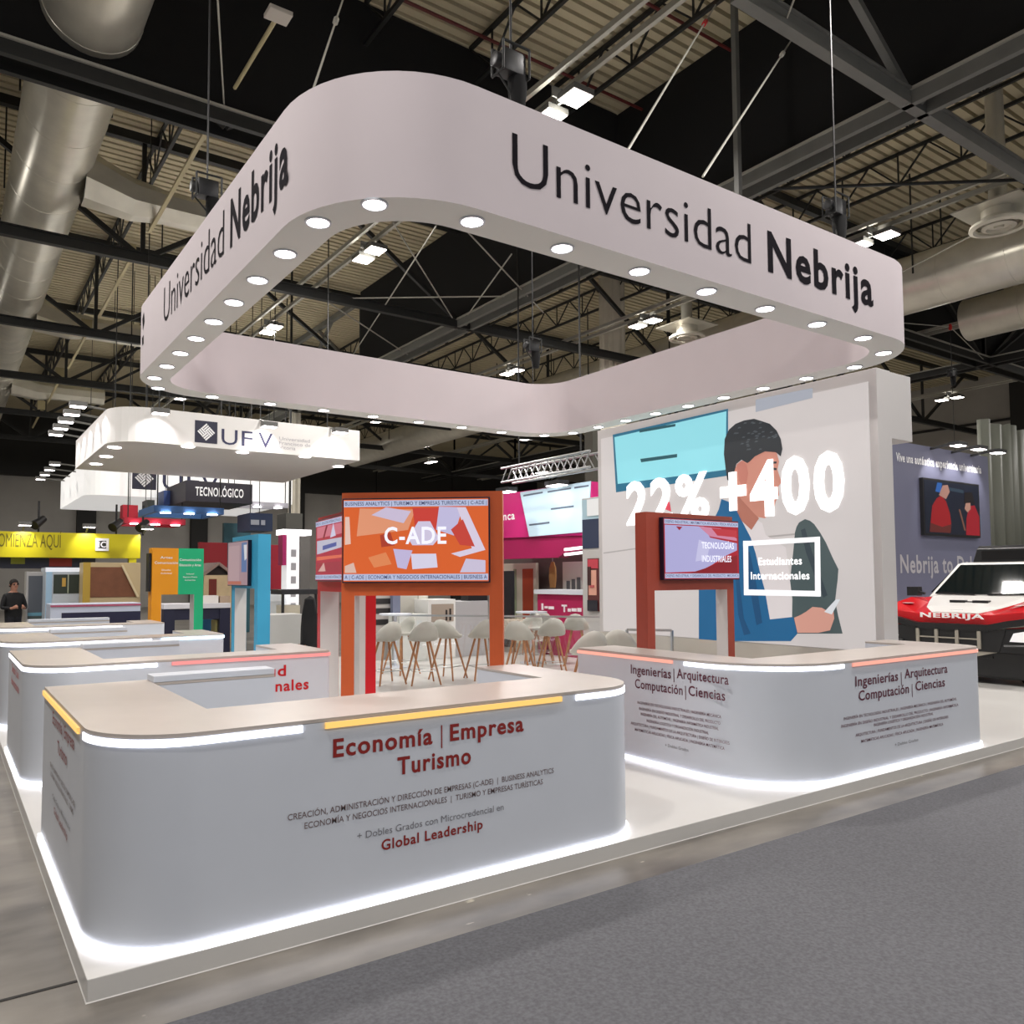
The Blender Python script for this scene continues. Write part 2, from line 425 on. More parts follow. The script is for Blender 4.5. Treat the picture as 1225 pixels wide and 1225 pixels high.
for x in (-1.4, 7.75, 16.45, 25.1, 33.9):
    for j, y in enumerate((-4.0, 2.6, 9.1, 15.8, 22.2, 32.5, 42.4)):
        if x == -1.4 and j > 2: pass
        if x == 25.1 and y == 9.1: y = 9.7
        if proto is None:
            proto = thing('hall_luminaire', (0, 0, 9), 'x', 'ceiling lamp', 'square ceiling lamps of the hall')
            for s in (-.30, .30):
                h = build('housing', MB().box((-.2, s-.2, .05), (.2, s+.2, .14)), steelg, proto)
                build('diffuser', MB().box((-.18, s-.18, .035), (.18, s+.18, .05)), lamp, h)
            build('stem', MB().bar((0, -.4, .17), (0, .4, .17), .05).bar((0, 0, .17), (0, 0, .33), .42, .03), steelg, proto)
            o = proto
        else: o = copy_tree(proto)
        o.location = (x, y, 9.0)
        o['label'] = 'twin square ceiling lamp, %s lamp of the %s row' % (['one before the overhead', 'overhead', 'first', 'second', 'third', 'fourth', 'fifth'][j], {-1.4: 'leftmost', 7.75: 'second', 16.45: 'third', 25.1: 'fourth', 33.9: 'rightmost'}[x])
        if True:
            area('hall_light', (x, y, 8.98), .9, .45, HALL_W, c=(1, .955, .92))
            pl = bpy.data.lights.new('hall_spill', 'POINT'); pl.energy = SPILL_W; pl.color = (1, .95, .88); pl.shadow_soft_size = .12
            po_ = bpy.data.objects.new('hall_spill', pl); col.objects.link(po_); po_.location = (x, y, 8.86)

for i, (a_, l) in enumerate(((atz(674, 88, 11.6), 'left of the light rail'), (atz(803, 20, 11.6), 'right of the light rail'))):
    tag(build('sprinkler_pipe', MB().tube((3.2, a_.y, 11.6), (11.9, a_.y, 11.6), .03, n=8), mat('dark_red_pipe', '5a1c1a', .5)), 'thin dark red pipe under the lit roof bay, '+('farther one' if i == 0 else 'nearer one'), 'pipe', 'dark red roof pipes')
# fluted concrete columns
colm = mat('fluted_concrete', 'c8c2b2', .7, noise=.06, nscale=2)
def column(c, r, z0, z1, label, m=colm, n=20):
    pts = []
    for k in range(n*2):
        t = pi*k/n; rr = r*(1 if k % 4 < 2 else .9); pts.append((c[0]+rr*cos(t), c[1]+rr*sin(t)))
    tag(build('hall_column', MB().prism(pts, z0, z1), m), label, 'column', 'hall columns')
c = atd(732.5, 400, 27); column(c, .44, 0, 12, 'thick fluted grey column rising through the canopy opening')
c = atd(352, 600, 34); column(c, .25, 0, 12, 'slim grey column behind the white lettered canopy')

# ================================================================== the stand
PZ = .10
tag(build('stand_platform', MB().prism([(.56, 3.82), (24, 3.82), (24, 10.9), (11.35, 10.9), (11.35, 13.9), (10.4, 16.3), (.56, 16.3)], .001, PZ), mat('white_platform', 'cfcdc9', .30, noise=.02, nscale=1.5), bevel=.004),
    'low white platform the whole exhibition stand is built on', 'platform')
TZ = 1.09                                   # worktop height

def ubar(name, x0, x1, y0, y1, rl, rr, label, arms, strips, well=True):
    """a bar counter that wraps round: arms = (left arm width, front arm width, rear arm length, right arm width, right arm length)"""
    wl, wf, rear, wr, yr = arms
    t = thing(name, (x0, y0, PZ), label, 'counter', 'white wrap around counters')
    L = x1-x0; D = y1-y0; h = TZ-PZ
    outer = [(0, D)] + [(p[0], p[1]) for p in arc(rl, rl, rl, 180, 270, 20)] + [(p[0], p[1]) for p in arc(L-rr, rr, rr, 270, 360, 20)] + [(L, yr)]
    inner = [(L-wr, yr), (L-wr, wf), (wl, wf)] + ([(wl, D-.22), (rear, D-.22), (rear, D)] if rear else [(wl, D)])
    poly = outer+inner
    build('body', MB().prism(poly, .03, h-.02, smooth=True), white, t)
    if rear: build('upstand', MB().box((wl, D-.22, h+.001), (rear, D-.02, h+.045)), white, t, bevel=.004)
    # worktop
    top = build('worktop', MB().prism(poly, h-.018, h), topm, t)
    b = MB().ribbon(outer, -.0, .034, .018); build('base_led_strip', b, led, t)
    for (s0, s1, mm) in strips:             # lengths along the outer path
        pth = []; acc = 0
        for a, c in zip(outer, outer[1:]):
            d = math.dist(a, c); n = max(1, int(d/.12))
            for k in range(n):
                s = acc+d*k/n
                if s0 <= s <= s1: pth.append((a[0]+(c[0]-a[0])*k/n, a[1]+(c[1]-a[1])*k/n))
            acc += d
        if s1 >= acc-.01: pth.append(outer[-1])
        if mm is led:
            build('edge_led_strip', MB().ribbon(pth, h-.058, h-.024, .006), led, t)
        else:
            build('coloured_led_strip', MB().ribbon(pth, h-.052, h-.022, .012), mm, t)
    return t
ARM = .63
c1 = ubar('bar_counter', .59, 3.99, 3.84, 6.05, .45, .42, 'nearest white wrap around counter with brick red lettering and an amber light strip', (.64, .66, 1.50, .40, 1.50),
     [(0, 1.75, ledy), (1.75, 3.02, led), (3.02, 4.72, ledy), (4.72, 6.9, led)])
c2 = ubar('bar_counter', 5.41, 8.92, 3.87, 6.2, .80, .30, 'white wrap around counter at right with the wine coloured lettering on two faces', (.50, .60, 0, .45, 1.05),
     [(0, 1.35, ledo), (1.35, 2.95, led), (2.95, 5.30, ledo), (5.30, 7, led)])
c3 = ubar('bar_counter', .59, 3.25, 7.45, 9.35, .40, .06, 'second white counter, behind the nearest one, with a coral light strip', (.64, .42, 1.6, .40, 1.1),
     [(0, 2.75, led), (2.75, 5.2, ledr)])
c4 = ubar('bar_counter', .59, 3.10, 10.55, 12.3, .40, .06, 'third white counter from the camera, between the coral lit one and the rearmost', (.64, .42, 1.6, .40, 1.1),
     [(0, 3.2, led), (3.2, 5.2, mat('icy_led', 'd8f4ff', .4, emit='c8ecff', es=4))])
c5 = ubar('bar_counter', .59, 3.10, 13.9, 15.6, .40, .06, 'rearmost white counter with a half length white light strip', (.64, .42, 1.9, .40, 1.1),
     [(0, 3.4, led)])
sock = MB().box((.16, -.004, 0), (.22, .004, .04))

# lettering on the counters
def on_front(t, lines, xc, y, cx=None):
    for s, z, cap, mm, bold, wd in lines:
        text('lettering', s, (xc, y, z), XV, ZV, cap, mm, t, bold, 'c', .004, wd)
Y1 = 3.84
def fx(x, y, Y): p = aty(x, y, Y); return p
p = fx(398, 905, Y1), fx(626, 875, Y1)
def line_on(t, Y, s, a, b, cap, mm, bold):
    """text between two pixel ends of its baseline on the face at Y"""
    A = aty(a[0], a[1], Y); B = aty(b[0], b[1], Y); z = (A.z+B.z)/2
    text('lettering', s, ((A.x+B.x)/2, Y, z), XV, ZV, cap, mm, t, bold, 'c', .004, .008 if s == '|' else B.x-A.x)
line_on(c1, Y1, 'Economía', (398, 905), (517, 890), .088, redink, .025)
line_on(c1, Y1, 'Empresa', (538, 885), (626, 875), .088, redink, .025)
line_on(c1, Y1, '|', (527, 888), (529, 888), .095, redink, 0)
line_on(c1, Y1, 'Turismo', (475, 924), (563, 915), .088, redink, .025)
line_on(c1, Y1, 'CREACIÓN, ADMINISTRACIÓN Y DIRECCIÓN DE EMPRESAS (C-ADE)  |  BUSINESS ANALYTICS', (344, 982), (662, 924), .030, smallink, .004)
line_on(c1, Y1, 'ECONOMÍA Y NEGOCIOS INTERNACIONALES  |  TURISMO Y EMPRESAS TURÍSTICAS', (364, 991), (649, 938), .030, smallink, .004)
line_on(c1, Y1, '+ Dobles Grados con Microcredencial en', (427, 1005), (602, 968), .036, greyink, 0)
line_on(c1, Y1, 'Global Leadership', (456, 1017), (577, 991), .052, redink, .02)
# the left end face of the nearest counter
for s, z, cap, mm, wd in (('Economía | Empresa', .93, .07, redink, .95), ('Turismo', .80, .07, redink, .42), ('CREACIÓN, ADMINISTRACIÓN Y DIRECCIÓN DE EMPRESAS (C-ADE)', .66, .025, smallink, 1.1),
                          ('ECONOMÍA Y NEGOCIOS INTERNACIONALES  |  TURISMO', .61, .025, smallink, 1.0), ('+ Dobles Grados con Microcredencial en', .50, .03, greyink, .8), ('Global Leadership', .43, .04, redink, .6)):
    text('lettering', s, (.59, 5.05, z), NYV, ZV, cap, mm, c1, .01, 'c', .004, wd)
# counter at right: front and left end face
Y2 = 3.87
line_on(c2, Y2, 'Ingenierías', (1023, 821), (1074, 814), .082, wineink, .012)
line_on(c2, Y2, 'Arquitectura', (1082, 813), (1133, 803), .082, wineink, .012)
line_on(c2, Y2, '|', (1077, 816), (1079, 816), .09, wineink, 0)
line_on(c2, Y2, 'Computación', (1027, 838), (1087, 829), .082, wineink, .012)
line_on(c2, Y2, 'Ciencias', (1095, 827), (1130, 820), .082, wineink, .012)
line_on(c2, Y2, '|', (1090, 830), (1092, 830), .09, wineink, 0)
small = ['INGENIERÍA EN TECNOLOGÍAS INDUSTRIALES | INGENIERÍA MECÁNICA | INGENIERÍA DEL AUTOMÓVIL', 'INGENIERÍA EN DISEÑO INDUSTRIAL Y DESARROLLO DEL PRODUCTO | INGENIERÍA INFORMÁTICA', 'INGENIERÍA LOGÍSTICA Y ORGANIZACIÓN INDUSTRIAL',
         'ARQUITECTURA | FUNDAMENTOS DE LA ARQUITECTURA | DISEÑO DE INTERIORES', 'MATEMÁTICAS APLICADAS | FÍSICA APLICADA | INGENIERÍA MATEMÁTICA']
for s, a, bb in zip(small, ((1009, 862), (1006, 870), (1045, 868), (1023, 880), (1030, 887)), ((1144, 837), (1146, 845), (1116, 856), (1134, 860), (1128, 869))):
    line_on(c2, Y2, s, a, bb, .024, wineink, .006)
line_on(c2, Y2, '+ Dobles Grados', (1070, 892), (1098, 887), .026, greyink, 0)
X2 = 5.41
def line_onx(t, X, s, a, b, cap, mm, bold):
    A = atx(a[0], a[1], X); B = atx(b[0], b[1], X)
    text('lettering', s, (X, (A.y+B.y)/2, (A.z+B.z)/2), NYV, ZV, cap, mm, t, bold, 'c', .004, .008 if s == '|' else A.y-B.y)
line_onx(c2, X2, 'Ingenierías', (755, 806), (803, 811), .082, wineink, .012)
line_onx(c2, X2, 'Arquitectura', (810, 812), (872, 818), .082, wineink, .012)
line_onx(c2, X2, '|', (806, 812), (807, 812), .09, wineink, 0)
line_onx(c2, X2, 'Computación', (760, 823), (817, 831), .082, wineink, .012)
line_onx(c2, X2, 'Ciencias', (824, 832), (868, 838), .082, wineink, .012)
line_onx(c2, X2, '|', (820, 833), (821, 833), .09, wineink, 0)
small2 = ['INGENIERÍA EN TECNOLOGÍAS INDUSTRIALES | INGENIERÍA MECÁNICA', 'INGENIERÍA EN DISEÑO INDUSTRIAL Y DESARROLLO DEL PRODUCTO', 'INGENIERÍA DEL AUTOMÓVIL | INGENIERÍA INFORMÁTICA INDUSTRIAL', 'INGENIERÍA LOGÍSTICA Y ORGANIZACIÓN INDUSTRIAL',
          'ARQUITECTURA | FUNDAMENTOS DE LA ARQUITECTURA | DISEÑO DE INTERIORES', 'MATEMÁTICAS APLICADAS | FÍSICA APLICADA | INGENIERÍA MATEMÁTICA']
for s, a, bb in zip(small2, ((763, 842), (765, 849), (767, 856), (774, 865), (755, 867), (760, 875)), ((863, 859), (862, 867), (860, 873), (848, 877), (873, 890), (867, 896))):
    line_onx(c2, X2, s, a, bb, .024, wineink, .006)
line_onx(c2, X2, '+ Dobles Grados', (796, 893), (824, 899), .026, greyink, 0)
# coral lit counter
line_on(c3, 7.45, 'Salud', (290, 812), (342, 808), .10, redm, .02)
line_on(c3, 7.45, 'Internacionales', (238, 835), (369, 824), .10, redm, .02)
for s, z, wd in (('Derecho | Salud', .93, .8), ('Relaciones Internacionales', .81, .9)):
    text('lettering', s, (.59, 8.5, z), NYV, ZV, .07, redm, c3, .01, 'c', .004, wd)

# ---------------------------------------------------------------- ring canopy
def rrect(x0, x1, y0, y1, r, n=14):
    # r = radii of left-front, right-front, right-rear, left-rear corners (counter clockwise)
    return (arc(x0+r[0], y0+r[0], r[0], 180, 270, n)+arc(x1-r[1], y0+r[1], r[1], 270, 360, n)+arc(x1-r[2], y1-r[2], r[2], 0, 90, n)+arc(x0+r[3], y1-r[3], r[3], 90, 180, n))
CX0, CX1, CY0, CY1, CZ0, CZ1, CW = 1.79, 8.38, 4.0, 10.21, 4.10, 4.89, .32
can = thing('ring_canopy', ((CX0+CX1)/2, (CY0+CY1)/2, CZ0), 'huge white rounded ring canopy with black lettering and recessed lamps, hung over the stand', 'canopy')
rad = (.92, .85, .85, .85)
po = rrect(CX0, CX1, CY0, CY1, rad); pi_ = rrect(CX0+CW, CX1-CW, CY0+CW, CY1-CW, [r-CW for r in rad])
build('outer_fascia', MB().prism(po, CZ0, CZ1, False, False, True), fabric, can, True, bevel=-1)
b = MB(); n = len(pi_); b.add([(p[0], p[1], CZ0) for p in pi_]+[(p[0], p[1], CZ1) for p in pi_], [(i, i+n, (i+1) % n+n, (i+1) % n) for i in range(n)], True)
build('inner_fascia', b, fabric, can, True, bevel=-1)
for nm, z, fl in (('soffit', CZ0, 1), ('top_cover', CZ1-.02, 0)):
    b = MB(); vs = [(p[0], p[1], z) for p in po]+[(p[0], p[1], z) for p in pi_]
    b.add(vs, [((i, i+n, (i+1) % n+n, (i+1) % n) if fl else (i, (i+1) % n, (i+1) % n+n, i+n)) for i in range(n)])
    build(nm, b, mat('white_soffit', 'dfe0da', .6), can, True, bevel=-1)
spots = [(2.77+.753*k, 4.16) for k in range(7)]+[(8.22, 4.80+.585*k) for k in range(9)]+[(2.76+.746*k, 10.05) for k in range(7)]+[(1.95, 4.72+.593*k) for k in range(9)]
spots += [tuple(atz(448, 244, CZ0)[:2]), tuple(atz(1057, 422, CZ0)[:2]), tuple(atz(651, 520.5, CZ0)[:2]), tuple(atz(189, 464, CZ0)[:2])]
for k, (x, y) in enumerate(spots):
    d = build('downlight', MB().lathe([(.085, .001), (.085, -.008), (.072, -.010), (.070, -.004)], n=24), white, can)
    d.location = (x-can.location.x, y-can.location.y, 0)
    build('lens', MB().lathe([(.070, -.006), (.0005, -.008)], n=24), lens, d)
    spot('downlight_beam', (x, y, CZ0-.03), (x, y, 0), DOWN_W*4, 120, .8, rad=.06, parent=can)
ua, ub, na, nb = [aty(x, 250, CY0).x for x in (613, 897, 917, 1041)]
text('lettering', 'Universidad', (ua, CY0, 4.345), XV, ZV, .335, ink, can, -.008, 'l', .003, ub-ua)
text('lettering', 'Nebrija', (na, CY0, 4.345), XV, ZV, .325, ink, can, .026, 'l', .003, nb-na)
ua, ub, na, nb = [atx(x, 300, CX0).y for x in (197.5, 268, 275.5, 344)]
text('lettering', 'Universidad', (CX0, ua, 4.38), NYV, ZV, .37, ink, can, -.008, 'l', .003, ua-ub)
text('lettering', 'Nebrija', (CX0, na, 4.38), NYV, ZV, .36, ink, can, .026, 'l', .003, na-nb)
b = MB(); b.poly([(CX0-.003, 9.36, 4.72), (CX0-.003, 9.28, 4.78), (CX0-.003, 9.24, 4.66), (CX0-.003, 9.32, 4.58)]); b.poly([(CX0-.003, 9.36, 4.50), (CX0-.003, 9.28, 4.52), (CX0-.003, 9.27, 4.42), (CX0-.003, 9.34, 4.41)])
build('emblem', b, ink, can, True)
# ---------------------------------------------------------------- chain hoists above the canopy
def hoist(p, ztop, label, bridle=None, red=True):
    t = thing('chain_hoist', p, label, 'hoist', 'black chain hoists holding the canopies'); K = .6
    build('motor', MB().box((-.16*K, -.10*K, .12*K), (.16*K, .10*K, .40*K)).tube((-.26*K, 0, .26*K), (-.15*K, 0, .26*K), .09*K), blackp, t, bevel=.006)
    build('chain_bag', MB().lathe([(.001, -.30*K), (.09*K, -.30*K), (.12*K, -.05*K), (.12*K, .12*K), (.001, .12*K)], (.10*K, 0, 0), 12), black, t)
    f = [(-.2*K, -.12*K, .1*K), (-.2*K, -.12*K, .46*K), (.2*K, -.12*K, .46*K), (.2*K, -.12*K, .1*K), (.2*K, .12*K, .1*K), (.2*K, .12*K, .46*K), (-.2*K, .12*K, .46*K), (-.2*K, .12*K, .1*K), (-.2*K, -.12*K, .1*K)]
    build('frame', MB().path(f, .010, 6), steel, t)
    build('lower_sling', MB().path([(-.2*K, 0, .1*K), (0, 0, -.1*K), (.2*K, 0, .1*K)], .008, 5).tube((0, 0, -.1*K), (0, 0, -(p[2]-CZ1)+.02), .008, n=5), steel, t)
    h = ztop-p[2]
    build('chain', MB().tube((0, 0, .4*K), (0, 0, h), .010, n=6), blackp, t)
    if red: build('hook', MB().lathe([(.001, -.10), (.04, -.08), (.05, 0), (.03, .08), (.001, .10)], (0, 0, h), 10), mat('red_hook', 'b5161a', .4), t)
    if bridle:
        b = MB()
        for q in bridle: b.tube((0, 0, h), (q[0]-p[0], q[1]-p[1], q[2]-p[2]), .013, n=6)
        build('wire_bridle', b, rodm, t)
    return t
hoist((2.05, 7.75, 5.45), 8.6, 'black chain hoist at the left side of the canopy, under the red hook', [(3.5, 12.3, 9.2), (2.6, 7.0, 9.6)])
hoist((3.43, 4.62, 5.48), 11.2, 'black chain hoist above the middle of the canopy front edge', None)
hoist((7.65, 4.62, 5.5), 8.9, 'black chain hoist above the right end of the canopy front, under the bright red hook', [(12.0, 4.2, 10.9), (8.9, 6.0, 9.0)])
hoist((7.75, 9.9, 5.35), 8.8, 'black chain hoist over the rear right corner of the canopy, seen through the opening', [(12.1, 12.3, 9.0)])
hoist((23.6, 10.9, 7.4), 8.9, 'hoist with red hook beside the end of the shorter round duct', [(20.6, 12.3, 9.0), (29.1, 12.3, 9.0)])
for p, q, l in (((2.0, 5.4, 4.8), atd(410, 0, 9), 'suspension wire rising from the left front corner of the canopy'),
                ((4.1, 4.2, 4.86), atd(856, 6, 11), 'suspension wire with red tensioner crossing the lit roof bay'),
                (aty(841, 211, 4.2), atd(948, 46, 11.5), 'suspension wire rising to the grey cross truss at upper right')):
    t = thing('suspension_wire', p, l, 'wire', 'wires holding the canopy')
    P0 = V(p); Q0 = V(q); build('wire', MB().tube(P0, Q0, .011, n=6), rodm, t, True)
    m1 = P0.lerp(Q0, .8)
    build('tensioner', MB().tube(m1, P0.lerp(Q0, .83), .03, n=8), mat('red_hook', 'b5161a') if 'red' in l else rodm, t, True)
p = atx(881, 130, 10.9)
tag(build('hanger_rod', MB().bar((10.9, p.y, 8.2), (10.9, p.y, 11.98), .09), steelg), 'grey steel hanger dropping in front of the black curtain, right of the big lettering', 'hanger')
t = thing('paddle_light', atd(333, 18, 10), 'white rectangular head on a slanting pole below the black curtain', 'lamp')
A, B_ = atd(333, 18, 10), atd(281, 105, 12)
build('pole', MB().tube(A, B_, .03, n=8), MATS['cream_rail'], t, True)
build('head', MB().box((-.15, -.12, -.03), (.15, .12, .03)), mat('grey_head', 'bdb6ac', .5), t, bevel=.01)

# ---------------------------------------------------------------- back lit wall
WX, WY0, WY1, WZ1 = 8.96, 4.97, 9.72, 4.24
wall = thing('photo_lightbox', (WX, (WY0+WY1)/2, PZ), 'tall back lit photo wall: man in blue suit with phone, big white figures', 'display wall')
build('frame', MB().box((WX, WY0, PZ), (WX+.30, WY1, WZ1)), mat('pale_grey_wall', 'c2bfbd', .55), wall, True, bevel=.004)
build('header_box', MB().box((WX+.30, WY0+.02, 3.44), (WX+.80, WY0+2.5, WZ1)), MATS['pale_grey_wall'], wall, True, bevel=.004)
build('base_panel', MB().box((WX-.03, WY0+.02, PZ), (WX, WY1-.02, .93)), mat('warm_grey_base', 'bcb8ae', .6), wall, True)
bx = WX-.02
def pm(name, c, e=.75): return mat('print_'+name, [int(int(c[i:i+2], 16)*.6) for i in (0, 2, 4)], .6, emit=c, es=e)
build('light_panel', MB().box((bx, WY0+.10, .94), (WX, WY1-.10, WZ1-.15)), pm('backdrop', 'd9d3d1', .62), wall, True)
def pr(name, pts, c, k, e=.62, sm=False):
    """flat printed shape on the light panel, k = print layer"""
    ps = [atx(x, y, bx-.001*k) for x, y in pts]
    return build(name, MB().poly(ps, (-1, 0, 0), .0006), pm(c[0], c[1], e), wall, True)
pr('printed_screen', [(733, 520), (871, 489), (871, 569), (737, 589)], ('teal', '1d6d8c'), 1)
pr('printed_screen_glow', [(735, 523), (869, 492), (868, 562), (739, 579)], ('cyan', '8fdbe6'), 2, .75)
for pts in ([(765, 514), (808, 507), (808, 510), (765, 517.5)], [(766, 549), (810, 543), (810, 547), (767, 553)]):
    pr('printed_caption', pts, ('caption', '1b5560'), 3)
pr('printed_shelf', [(904, 478), (972, 464), (972, 476), (904, 493)], ('shelf', 'aeb4c0'), 1)
pr('printed_seam', [(722, 661), (764, 655), (764, 656.5), (722, 662.5)], ('seam', 'b4aeac'), 1)
pr('printed_seam', [(900, 643), (951, 638), (951, 640), (900, 645)], ('seam', 'b4aeac'), 1)
pr('printed_backpack', [(951, 637), (953, 630), (956, 625), (963, 621), (969, 623), (974, 627), (981, 637), (988, 649), (996, 667), (1003, 681), (1002, 694), (999, 719), (1003, 738), (1008, 758), (947, 758), (948, 717), (945, 694), (949, 660)], ('backpack', '4a5a5c'), 2)
pr('printed_backpack_strap', [(958, 634), (963, 632), (972, 662), (982, 690), (990, 712), (985, 715), (975, 690), (964, 660)], ('strap', '33424a'), 3)
pr('printed_shirt', [(880, 606), (900, 618), (912, 626), (916, 640), (940, 655), (946, 700), (948, 745), (921, 745), (900, 700)], ('shirt', 'e6dfdf'), 2)
pr('printed_face', [(898, 545), (915, 540), (929, 541), (932, 552), (930, 562), (935, 577), (931, 582), (932, 592), (928, 600), (925, 612), (915, 620), (903, 618), (896, 630), (884, 612), (877, 600), (878, 575), (879, 560), (885, 553)], ('skin', 'd08d7a'), 3)
pr('printed_neck', [(880, 590), (900, 612), (908, 620), (899, 634), (886, 622), (878, 603)], ('neck', 'b87563'), 4)
pr('printed_ear', [(881, 556), (887, 551), (893, 555), (895, 566), (893, 578), (888, 584), (884, 574)], ('ear', 'c67c6c'), 5)
pr('printed_eye', [(922, 559), (929, 560), (929, 562.5), (922, 562)], ('hair', '252b30'), 5)
pr('printed_brow', [(918, 552), (929, 552), (929, 554.5), (918, 555)], ('hair', '252b30'), 5)
pr('printed_hair', [(868, 560), (866, 543), (867, 525), (872, 514), (880, 507), (890, 503), (902, 501), (912, 504), (921, 507), (929, 515), (934, 525), (936, 537), (934, 546), (928, 541), (915, 540), (903, 546), (897, 552), (894, 554), (887, 550), (881, 555), (878, 566), (875, 577), (870, 574)], ('hair', '252b30'), 6)
rnd = random.Random(5)
for k in range(34):
    a_ = rnd.uniform(0, 2*pi); q_ = rnd.uniform(0, 1)**.6; hx, hy = 902+29*q_*cos(a_), 522+17*q_*sin(a_)
    pr('printed_curl', [(hx-2.4, hy+.6), (hx-.8, hy-1.4), (hx+2, hy-1.1), (hx+1, hy+.2)], ('curl', '4c5459'), 7)
pr('printed_suit', [(860, 609), (863, 597), (871, 600), (879, 606), (888, 624), (898, 643), (904, 662), (910, 688), (915, 706), (921, 741), (949, 738), (954, 758), (946, 767), (836, 767), (836, 700), (845, 640)], ('suit', '146496'), 4)
pr('printed_suit_fold', [(890, 660), (897, 660), (905, 700), (912, 745), (905, 748), (897, 705)], ('fold', '0e4f7d'), 5)
pr('printed_suit_fold', [(880, 690), (884, 690), (890, 740), (898, 758), (890, 760), (883, 735)], ('fold', '0e4f7d'), 5)
pr('printed_hand', [(950, 739), (957, 736), (964, 732), (972, 726), (983, 727), (990, 731), (997, 731), (998, 740), (993, 754), (979, 757), (966, 757), (954, 757)], ('hand', 'e0a493'), 5)
pr('printed_phone', [(986, 732), (1000, 717), (1005, 717), (995, 735)], ('phone', 'e8edf2'), 6)
pr('printed_pin', [(789, 607), (795, 609), (803, 612), (801, 600)], ('pin', 'e84a5e'), 3)
whl = mat('lit_white_figures', 'ffffff', .5, emit='ffffff', es=.95)
A = atx(752, 627, bx); B_ = atx(764, 577, bx)
zt_ = atx(770, 577, bx).z; zb_ = atx(752, 627, bx).z
ya, yb = atx(751, 620, bx).y, atx(849, 600, bx).y
text('big_figure', '22%', (bx-.008, ya, zb_), NYV, ZV, zt_-zb_, whl, wall, .028, 'l', .02, ya-yb)
zt_ = atx(990, 544, bx).z; zb_ = atx(990, 609, bx).z
ya, yb = atx(863, 600, bx).y, atx(1011, 580, bx).y
text('big_figure', '+400', (bx-.008, ya, zb_), NYV, ZV, zt_-zb_, whl, wall, .036, 'l', .02, ya-yb)
for pts in ([(889, 647.4), (980.7, 642), (980.7, 648), (889, 653.4)], [(890, 705), (982, 707), (982, 713.7), (890, 712)], [(889, 647), (895, 647), (895.5, 712), (890, 712)], [(974.5, 642.5), (981, 642), (982, 713.5), (975, 713.5)]):
    pr('caption_frame', pts, ('white', 'f6f6f8'), 8, .9)
for s, a, bb in (('Estudiantes', (908, 676), (960, 676)), ('Internacionales', (899, 693), (969, 692))):
    A = atx(a[0], a[1], bx); B_ = atx(bb[0], bb[1], bx)
    text('caption', s, (bx-.009, A.y, A.z), NYV, ZV, .095, whl, wall, .015, 'l', .002, A.y-B_.y)

# ---------------------------------------------------------------- portals with screens
def portal(name, loc, rz, W, label, cm, D=.17, pw=.115, top=2.53, bar=1.66, split=None, inner=None):
    """free standing gate: local x along the gate, y = depth (front at 0), z up"""
    t = thing(name, loc, label, 'display gate', 'coloured display gates on the stand', rz)
    iw = inner or mat('white_inner_face', 'cdcac7', .5)
    h = top-loc[2]; bz = bar-loc[2]
    for x in (0, W-pw):
        po = build('post', MB().box((x, 0, 0), (x+pw, D, h)), cm if not (split and x > 0) else split, t)
        xi = pw if x == 0 else W-pw
        s = 1 if x == 0 else -1
        build('inner_face', MB().box((xi, .004, 0), (xi+s*.006, D-.004, bz)), iw, po)
    if split:
        build('panel', MB().box((pw, .0, bz), (W*.5, D, h)), cm, t); build('panel', MB().box((W*.5, 0, bz), (W-pw, D, h)), split, t)
    else:
        build('panel', MB().box((pw, 0, bz), (W-pw, D, h)), cm, t)
    return t
BEZ = mat('navy_black_bezel', '14122c', .35)
def screen(loc, rz, W, Hh, label, art, top='', bot='', title=()):
    """television: local x right, z up, screen faces -y"""
    t = thing('television_screen', loc, label, 'screen', 'screens on the display gates', rz)
    build('bezel', MB().box((0, -.06, 0), (W, 0, Hh)), BEZ, t, bevel=.004)
    e = .012; y = -.0605
    dis = build('display', MB().box((e, y-.0005, e), (W-e, y+.001, Hh-e)), mat('scr_'+art[0], [int(int(art[0][i:i+2], 16)*.35) for i in (0, 2, 4)], .4, emit=art[0], es=.78), t)
    def sp(pts, c, k):
        return build('screen_picture', MB().poly([(px*W, y-.001-.0004*k, pz*Hh) for px, pz in pts], (0, -1, 0), .0003), mat('scr_'+c, [int(int(c[i:i+2], 16)*.35) for i in (0, 2, 4)], .4, emit=c, es=.78), dis)
    for k, (c, pts) in enumerate(art[1]): sp(pts, c, k*.5+1)
    bw = 'c3cdec'
    for z0, s in ((.895, top), (.03, bot)):
        if not s: continue
        sp([(.012, z0), (.988, z0), (.988, z0+.075), (.012, z0+.075)], bw, 12)
        text('ticker', s, (.02*W, y-.0065, (z0+.018)*Hh), XV, ZV, .042*Hh, mat('scr_ink', '4a4f86', .5), dis, .01, 'l', .0003, .96*W, world=False)
    for s, x, z, cap, wd in title:
        text('caption', s, (x*W, y-.008, z*Hh), XV, ZV, cap*Hh, mat('scr_white', '60606a', .4, emit='f2f2ff', es=1), dis, .02, 'c', .0006, wd*W, world=False)
    return t
a1 = R(-39); u1 = V((cos(a1), sin(a1), 0))
P1 = atd(409, 600, 6.97); P1 = V((P1.x, P1.y, PZ))
portal('display_gate', P1, a1, 1.41, 'orange display gate behind the nearest counter, holding the brightest screen', orange, top=2.555, bar=1.655)
